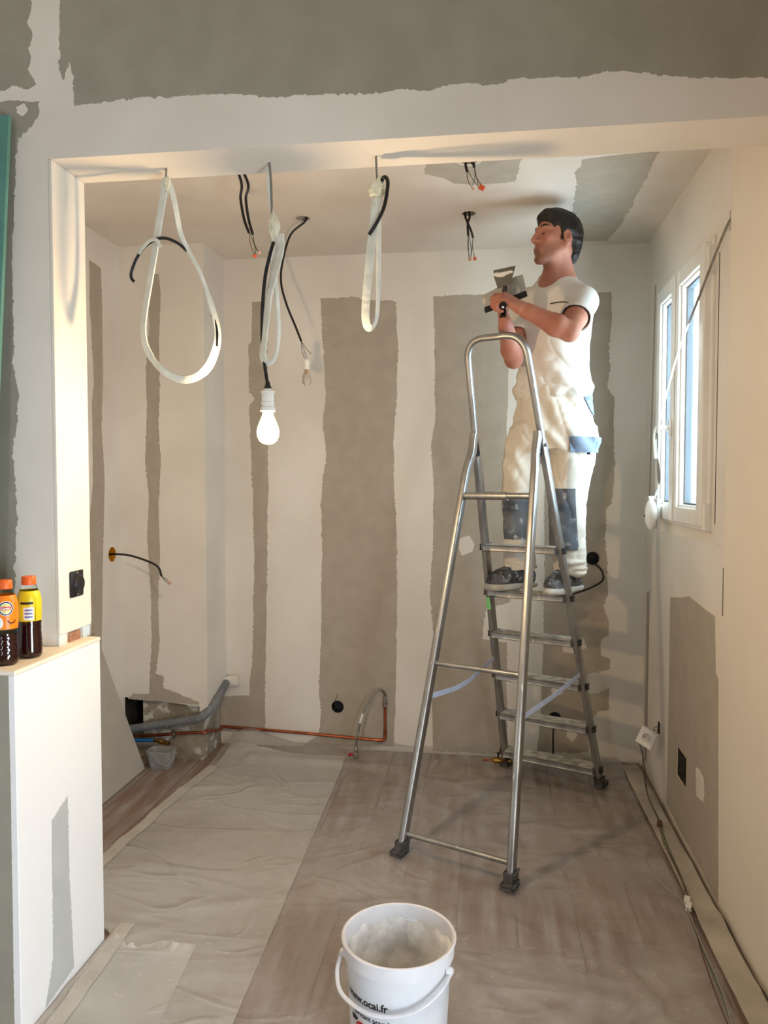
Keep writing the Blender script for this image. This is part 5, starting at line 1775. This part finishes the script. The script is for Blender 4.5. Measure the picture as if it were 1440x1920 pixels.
# carve the face, ears and nape free
hr_.ell(hp_(.118, 0, -.010), (.085, .105, .078), HR, .010, 's')
hr_.ell(hp_(.060, 0, -.080), (.075, .11, .072), HR, .010, 's')
for s in (-1, 1):
    hr_.ell(hp_(-.006, .086 * s, -.020), (.023, .030, .036), HR, .006, 's')
    hr_.ell(hp_(.045, .085 * s, .000), (.030, .030, .045), HR, .01, 's')
hV, hQ = hr_.mesh()
hN = vnormals(hV, hQ)
loc = (hV - HEAD) @ HR.T
st = np.array([mnoise.noise(Vector((p[1] * 70 + p[2] * 20, p[0] * 9, p[2] * 55))) for p in loc])
hV = hV + hN * (st * .0045)[:, None]
obj('hair', (hV, hQ), HAIRM, man, angle=180)
for s in (-1, 1):
    b = B(); tube(b, smooth_path([Vector(hp_(.0855, .013 * s, .028)), Vector(hp_(.0815, .028 * s, .033)), Vector(hp_(.0715, .045 * s, .031)), Vector(hp_(.060, .053 * s, .025))], 5), .0035, 8, scales=[(.5 + .6 * math.sin(math.pi * min(1, (i + 3) / 17)), 1) for i in range(16)])
    obj('eyebrow', b, HAIRM, man)
    b = B(); tube(b, smooth_path([Vector(hp_(.0825, .020 * s, -.001)), Vector(hp_(.0855, .030 * s, -.004)), Vector(hp_(.0805, .042 * s, -.001))], 5), .0017, 6)
    obj('eyelash_line', b, HAIRM, man)

# ---- T-shirt
def torso_rows(g=0.0):
    R_ = []
    for (y, xc, Y, rx, ry, yw) in [(748, 1036, 3.430, .172, .122, -28), (728, 1036, 3.430, .172, .124, -30), (700, 1036, 3.425, .160, .118, -34), (660, 1037, 3.415, .160, .116, -38), (620, 1039, 3.40, .168, .118, -42), (590, 1041, 3.385, .176, .115, -44), (562, 1042, 3.37, .166, .100, -45), (546, 1043, 3.365, .135, .085, -45), (533, 1043, 3.36, .10, .072, -45), (522, 1043, 3.36, .078, .067, -45), (508, 1044, 3.36, .070, .064, -45)]:
        p = at(xc, y, Y)
        R_.append((p[2], p[0], p[1], rx + g, ry + g, yw))
    return R_


sh = Field((-.02, 3.0, 1.72), (.58, 3.68, 2.34), .0042)
sh.loft(torso_rows(), .02, smooth=.035, sq=2.2)
def sleeve(F_, s0, e0, cut, r0=.058, r1=.064, grow=0):
    d = e0 - s0
    c = s0 + d * cut
    dn = norm(d); L_ = np.linalg.norm(d) * cut

    def fn(x, y, z):
        px, py, pz = x - s0[0], y - s0[1], z - s0[2]
        t = px * dn[0] + py * dn[1] + pz * dn[2]
        tc_2 = np.clip(t, 0, L_ + .05)
        rr = np.sqrt((px - tc_2 * dn[0]) ** 2 + (py - tc_2 * dn[1]) ** 2 + (pz - tc_2 * dn[2]) ** 2)
        o_ = np.maximum(rr - (r0 + (r1 - r0) * tc_2 / L_), t - L_)
        inner = np.maximum(rr - (r1 - .010), (L_ - .05) - t)
        return np.maximum(o_, -inner)
    F_.put(fn, np.minimum(s0, c) - .09, np.maximum(s0, c) + .09, .02)
    return c, norm(d)
cL, dL = sleeve(sh, shL, elL, .56)
cR, dR = sleeve(sh, shR, elR, .60)
sh.cone(at(1046, 548, 3.36), shL, .058, .054, .04); sh.cone(at(1046, 548, 3.36), shR, .058, .054, .04)
# cut the sleeves at the cuffs and hollow them
def cutball(F_, c, d, R_=.11, L=.16):
    F_.cone(c + d * (R_ * .0 + .001), c + d * L, .001, .001, .001) if False else None
    def fn(x, y, z):
        t = (x - c[0]) * d[0] + (y - c[1]) * d[1] + (z - c[2]) * d[2]
        rr = np.sqrt((x - c[0] - t * d[0]) ** 2 + (y - c[1] - t * d[1]) ** 2 + (z - c[2] - t * d[2]) ** 2)
        return np.maximum(np.maximum(-t, t - L), rr - R_)
    F_.put(fn, c - R_ - L, c + R_ + L, .002, 's')
# neck opening, tilted forward
cn = at(1040, 517, 3.345)
tf = np.array([-.7, -.7, 0])
sh.cone(cn + tf * .022 + np.array([0, 0, .02]), at(1046, 548, 3.36), .057, .050, .006, 's')
sh.plane(cn + np.array([0, 0, .012]), (-.28, -.28, 1.0))
sV, sQ = sh.mesh()
sV = relax(sV, sQ, 2, .4)
N_ = vnormals(sV, sQ)
dispW = np.clip((2.12 - sV[:, 2]) / .25, .15, 1.0)
fold = nz(sV, (16, 16, 9), 2.0) * .007 + np.abs(nz(sV, (11, 11, 30), 5.0)) * .010 * np.clip((1.92 - sV[:, 2]) / .1, 0.0, 1) + nz(sV, (30, 30, 20), 8.0) * .003
diag = np.sin(sV[:, 2] * 60 + sV[:, 0] * 55 + 3 * nz(sV, (6, 6, 6), 1.0)) * .0028
crease = np.clip(1 - np.abs(nz(sV, (7, 7, 13), 14.0)) * 3.2, 0, 1) ** 2 * .0035 + np.clip(1 - np.abs(nz(sV + np.stack([sV[:, 2] * .7, sV[:, 2] * .2, 0 * sV[:, 2]], 1), (12, 12, 4), 21.0)) * 3.5, 0, 1) ** 2 * .0035
sV = sV + N_ * ((fold + diag - crease) * dispW)[:, None]
shirt = obj('t_shirt', (sV, sQ), SHIRT, man, angle=180)


def surf_patch(name, V, Q, planes, face_dir, mat, parent, lift=.003, thick=.002, dmin=.05):
    """piece of cloth cut from surface V,Q by planes (point, outward normal), lifted off a little"""
    Nn = vnormals(V, Q)
    Vl = V + Nn * lift
    C_ = V[Q].mean(1)
    fn = np.cross(V[Q[:, 2]] - V[Q[:, 0]], V[Q[:, 3]] - V[Q[:, 1]])
    fn /= np.maximum(np.linalg.norm(fn, axis=1), 1e-12)[:, None]
    m = fn @ norm(face_dir) > dmin
    for p, n in planes: m &= (C_ - np.array(p)) @ norm(n) < .012
    sel = Q[m]
    if len(sel) == 0: return None
    ids = np.unique(sel); mp_ = -np.ones(len(V), int); mp_[ids] = np.arange(len(ids))
    bm = B()
    vv_ = [bm.verts.new(Vl[i]) for i in ids]
    for q in sel:
        try: bm.faces.new([vv_[mp_[i]] for i in q])
        except ValueError: pass
    for p, n in planes:
        bmesh.ops.bisect_plane(bm, geom=list(bm.verts) + list(bm.edges) + list(bm.faces), plane_co=Vector(p), plane_no=Vector(norm(n)), clear_outer=True)
    bm.normal_update()
    r = bmesh.ops.extrude_face_region(bm, geom=list(bm.faces))
    for v in [g for g in r['geom'] if isinstance(g, bmesh.types.BMVert)]:
        v.co += v.normal * thick if v.normal.length > 0 else Vector((0, 0, 0))
    return obj(name, bm, mat, parent, angle=60)


# breast pocket line, dark cuff lining and neck band
pk = [at(1028, 568, 3.27), at(1045, 565, 3.25), at(1064, 563, 3.24)]
def snap(p, V, N_, out=.003):
    i = np.argmin(((V - p) ** 2).sum(1)); return Vector(V[i] + N_[i] * out)
def cast(x, y, V, out=.003):
    """surface point of V seen at that place from the front"""
    d = _ray(x, y); d = d / np.linalg.norm(d)
    rel = V - np.array([0, 0, CAMZ]); t = rel @ d
    dist = np.linalg.norm(rel - t[:, None] * d, axis=1)
    c = np.where(dist < .008)[0]
    i = c[np.argmin(t[c])] if len(c) else np.argmin(dist)
    return Vector(V[i] - d * out)
b = B(); tube(b, [cast(1028, 568, sV), cast(1037, 567, sV), cast(1046, 565.5, sV), cast(1055, 564.5, sV), cast(1064, 564, sV)], .0022, 6); obj('pocket_welt', b, BLK, shirt)
ncn = norm((-.28, -.28, 1.0))
nu = norm(np.cross(ncn, (1, 0, 0))); nw_ = np.cross(ncn, nu)
ringp = []
for a in np.linspace(0, 2 * math.pi, 41)[:-1]:           # follow the rim of the neck opening
    dr = nu * math.cos(a) + nw_ * math.sin(a)
    rel = sV - np.array(at(1044, 522, 3.36))
    rad_ = rel @ dr; lat = np.abs(rel @ np.cross(ncn, dr)); hgt = rel @ ncn
    c_ = np.where((lat < .012) & (rad_ > .03) & (rad_ < .095) & (hgt > -.06))[0]
    k_ = c_[np.argmax(hgt[c_] - .25 * rad_[c_])] if len(c_) else None
    if k_ is not None: ringp.append(sV[k_])
ringp = np.array(ringp)
for _ in range(2): ringp = (np.roll(ringp, 1, 0) + ringp * 2 + np.roll(ringp, -1, 0)) / 4
b = B(); sweep(b, [Vector(p) for p in list(ringp) + [ringp[0]]], rrect(.014, .007, .003, 2), up=ncn); obj('neck_band', b, SHIRT, shirt)
def cuff(c, d, r, nm):
    b = B(); u = norm(np.cross(d, (0, 0, 1))); w = np.cross(d, u)
    pts = [Vector(c - d * .011 + (u * math.cos(a) + w * math.sin(a)) * r) for a in np.linspace(0, 2 * math.pi, 25)]
    sweep(b, pts, rrect(.010, .004, .0015, 2), up=d); return obj(nm, b, BLK, shirt)
cuff(cL, dL, .0525, 'cuff_lining'); cuff(cR, dR, .0525, 'cuff_lining')

# ---- trousers
tr_ = Field((-.06, 3.14, .93), (.58, 3.74, 1.86), .0048)
hip = []
for (y, xc, Y, rx, ry, yw) in [(845, 1036, 3.43, .172, .128, -24), (820, 1036, 3.43, .178, .134, -24), (785, 1037, 3.43, .178, .136, -25), (755, 1037, 3.43, .168, .128, -27), (728, 1037, 3.43, .160, .120, -28)]:
    p = at(xc, y, Y); hip.append((p[2], p[0], p[1], rx, ry, yw))
tr_.loft(hip, .03, smooth=.05)
def leg(rows, k):
    R_ = []
    for (y, xc, Y, rx, ry) in rows:
        p = at(xc, y, Y); R_.append((p[2], p[0], p[1], rx, ry, -24))
    tr_.loft(R_, k, smooth=.06)
    return R_
legR = leg([(1066, 977, 3.480, .066, .080), (1052, 975, 3.470, .070, .084), (1030, 972, 3.455, .067, .076), (990, 970, 3.435, .068, .074), (940, 971, 3.42, .070, .078), (890, 975, 3.425, .078, .086), (845, 984, 3.44, .088, .100), (800, 992, 3.45, .090, .105)], .03)
legL = leg([(1074, 1070, 3.415, .064, .082), (1058, 1069, 3.40, .070, .090), (1030, 1065, 3.39, .074, .082), (990, 1063, 3.375, .078, .080), (940, 1064, 3.365, .082, .084), (890, 1070, 3.375, .086, .092), (845, 1076, 3.39, .094, .105), (800, 1080, 3.40, .092, .108)], .03)
# hollow the cuffs
tr_.cone(ankR + np.array([0, .005, -.06]), ankR + np.array([0, 0, .02]), .058, .050, .004, 's')
tr_.cone(ankL + np.array([0, .005, -.07]), ankL + np.array([0, 0, .01]), .058, .050, .004, 's')
tV, tQ = tr_.mesh()
tV = relax(tV, tQ, 2, .4)
tN = vnormals(tV, tQ)
low = np.clip((1.16 - tV[:, 2]) / .12, 0, 1)
hipf = np.clip((tV[:, 2] - 1.40) / .15, 0, 1)
disp = nz(tV, (12, 12, 5), 3.0) * .009 + nz(tV, (22, 22, 12), 6.0) * .0035
disp += np.abs(nz(tV, (9, 9, 42), 4.0)) * .020 * low
disp += np.sin(tV[:, 2] * 42 + tV[:, 0] * 60 + 3 * nz(tV, (7, 7, 7), 9.0)) * .0045 * hipf
disp -= np.clip(1 - np.abs(nz(tV + np.stack([tV[:, 2] * .35, -tV[:, 2] * .2, 0 * tV[:, 2]], 1), (11, 11, 2.5), 11.0)) * 3.2, 0, 1) ** 2 * .0045
disp -= np.clip(1 - np.abs(nz(tV - np.stack([tV[:, 2] * .9, 0 * tV[:, 2], 0 * tV[:, 2]], 1), (14, 14, 4), 17.0)) * 3.2, 0, 1) ** 2 * .003
tV = tV + tN * disp[:, None]
trou = obj('work_trousers', (tV, tQ), TROU, man, angle=180)
view = norm(np.array([0, 0, 1.42]) - at(1020, 900, 3.4))
leftv = np.array([.913, -.408, 0])
fwd = np.array([-.408, -.913, 0])
for nm, cx_, xa, xb, ya, yb in (('R', 970, 938, 1003, 932, 1012), ('L', 1063, 1030, 1090, 916, 1030)):
    c = at(cx_, 970, 3.36)
    pa, pb, pc_, pd_ = at(xa, 970, 3.36), at(xb, 970, 3.36), at(cx_, ya, 3.36), at(cx_, yb, 3.36)
    surf_patch('knee_patch', tV, tQ, [(pa, -leftv * .95 + fwd * .05), (pb, leftv), (pc_, (0, 0, 1)), (pd_, (0, 0, -1))], fwd + leftv * (.15 if nm == 'L' else -.1), PADM, trou)
# cargo flap and side pocket on his left thigh
surf_patch('pocket_flap', tV, tQ, [(at(1070, 830, 3.3), (-1, .3, -.12)), (at(1140, 830, 3.4), (1, 0, 0)), (at(1095, 819, 3.3), (0, 0, 1)), (at(1095, 848, 3.3), (0, 0, -1))], leftv + fwd * .5, SLATE, trou, .006, .003)
surf_patch('side_pocket', tV, tQ, [(at(1094, 745, 3.3), (-1, .3, -.45)), (at(1150, 760, 3.4), (1, 0, 0)), (at(1100, 738, 3.3), (0, 0, 1)), (at(1100, 776, 3.3), (0, 0, -1))], leftv + fwd * .3, SLATE, trou, .004, .002)
b = B(); q = cast(1106, 852, tV, .004); obox(b, q, [(1, 0, 0), (0, 1, 0), (0, 0, 1)], (.014, .006, .012), .002); obj('flap_tab', b, BLK, trou)
# waistband
wbz = at(1037, 742, 3.43)[2]

# ---- trainers
def shoe(ank, yawd, toe_len=.165, heel=.085):
    d = np.array([-math.sin(math.radians(yawd)), -math.cos(math.radians(yawd)), 0]); l = np.array([-d[1], d[0], 0])
    R_ = np.array([d, l, [0, 0, 1]])
    base = np.array([ank[0], ank[1], S5 + .0015])
    F_ = Field(base - (.25, .25, .01), base + (.25, .25, .20), .0036)
    P = lambda a, s, z: base + d * a + l * s + np.array([0, 0, z])
    F_.ell(P(.112, 0, .042), (.066, .044, .042), R_, .02)
    F_.ell(P(.045, 0, .056), (.085, .040, .054), R_, .03)
    F_.ell(P(-.045, 0, .050), (.046, .036, .046), R_, .02)
    F_.cone(P(-.015, 0, .06), P(-.02, 0, .115), .040, .042, .025)
    F_.plane(P(0, 0, .016), (0, 0, -1)); F_.plane(P(.0, 0, .118), (.25 * d[0], .25 * d[1], 1))
    V, Q = F_.mesh(); V = relax(V, Q, 1, .4)
    sh_ = obj('shoe', (V, Q), SHOE, man, angle=180)
    G = Field(base - (.25, .25, .01), base + (.25, .25, .06), .0036)
    G.ell(P(.105, 0, .016), (.084, .048, .030), R_, .02); G.ell(P(.03, 0, .016), (.085, .040, .030), R_, .03); G.ell(P(-.05, 0, .018), (.050, .041, .032), R_, .02)
    G.plane(P(0, 0, .0015), (0, 0, -1)); G.plane(P(0, 0, .026), (-.06 * d[0], -.06 * d[1], 1))
    V2, Q2 = G.mesh(); obj('sole', (V2, Q2), SOLE, sh_, angle=50)
    for k in range(4):
        a = .025 + k * .020; z = .112 - k * .0095
        b = B(); tube(b, smooth_path([Vector(P(a - .006, -.024, z - .014)), Vector(P(a, 0, z + .003)), Vector(P(a + .006, .024, z - .014))], 5), .0024, 6); obj('lace', b, SOLE, sh_)
    return sh_


shoe(ankR, 52); shoe(ankL, 34)

# ---- the two filling knives in his hands
BLADE = M('knife_blade', lin(168, 166, 162), lin(184, 182, 178), scale=20, rough=.4, metal=.35, c3=lin(225, 222, 212), scale3=18, c3lim=(.56, .64))
HANDLE = M('knife_handle', lin(20, 20, 21), rough=.3)
wk = root('wide_filling_knife', Vector(at(948, 568, 3.12)), 'wide steel filling knife with black spine in the man\'s right hand', 'filling knife', 'filling knives in the hands')
a, c = Vector(at(909, 582, 3.145)), Vector(at(988, 550, 3.075))
sp = (c - a).normalized(); upb = Vector((.05, .25, 1)); upb = (upb - sp * upb.dot(sp)).normalized(); nb_ = sp.cross(upb)
b = B(); obox(b, (a + c) / 2, (sp, upb, nb_), ((c - a).length, .024, .014), .004); obj('spine', b, HANDLE, wk)
b = B()
hw = (c - a).length / 2
pts = [(-hw + .001, .006), (hw - .001, .006), (hw - .004, .088), (hw * .55, .092), (-hw * .5, .074), (-hw * 1.08, .070)]
f_ = [b.verts.new((a + c) / 2 + sp * u + upb * v + nb_ * .0006) for u, v in pts]; g_ = [b.verts.new((a + c) / 2 + sp * u + upb * v - nb_ * .0006) for u, v in pts]
b.faces.new(f_); b.faces.new(g_[::-1])
for k in range(len(pts)): b.faces.new((f_[k], g_[k], g_[(k + 1) % len(pts)], f_[(k + 1) % len(pts)]))
obj('blade', b, BLADE, wk, smooth=False)
b = B(); m_ = (a + c) / 2
tube(b, smooth_path([m_, m_ + Vector((-.004, -.04, -.006)), Vector(at(943, 585, 3.05)) + Vector((0, 0, -.02))], 5), .013, 12); obj('handle', b, HANDLE, wk)
pk_ = root('putty_knife', Vector(at(943, 566, 2.99)), 'narrower putty knife loaded with white filler in the man\'s left hand', 'filling knife', 'filling knives in the hands')
h0, h1 = Vector(at(943, 574, 2.955)), Vector(at(947, 540, 3.075))
b = B(); Ph = smooth_path([h0, h0.lerp(h1, .3), h0.lerp(h1, .65), h1], 5)
tube(b, Ph, .0125, 14, scales=[1.12 - .38 * abs(i / (len(Ph) - 1) - .15) for i in range(len(Ph))]); hnd = obj('handle', b, HANDLE, pk_)
b = B(); lathe(b, [(0, .003), (.004, .002), (.005, 0)], h0 + Vector((0, -.003, -.004)), axis=(0, -1, -.3), n=10); obj('hang_hole_rivet', b, M('rivet_steel', lin(200, 200, 198), rough=.3, metal=1), hnd)
b = B()
bp0 = [at(933, 541, 3.075), at(957, 533, 3.072), at(967, 498, 3.10), at(925, 507, 3.105), at(927, 522, 3.09)]
nn = norm(np.cross(bp0[1] - bp0[0], bp0[3] - bp0[0]))
f_ = [b.verts.new(Vector(p + nn * .0006)) for p in bp0]; g_ = [b.verts.new(Vector(p - nn * .0006)) for p in bp0]
b.faces.new(f_); b.faces.new(g_[::-1])
for k in range(5): b.faces.new((f_[k], g_[k], g_[(k + 1) % 5], f_[(k + 1) % 5]))
obj('blade', b, M('putty_blade', lin(128, 124, 112), lin(108, 104, 94), scale=20, rough=.4, metal=.6), pk_, smooth=False)
b = B()
ctr = at(944, 513, 3.088)
for dx, dy, r_ in ((-11, 2, .016), (2, 0, .015), (12, -3, .012), (-2, 4, .012), (15, 3, .008)):
    blob(b, at(944 + dx, 513 + dy, 3.093 - .003), (r_, .003, r_ * .55), .5, 60, 2, dx)
obj('filler_smear', b, WHITE, pk_)
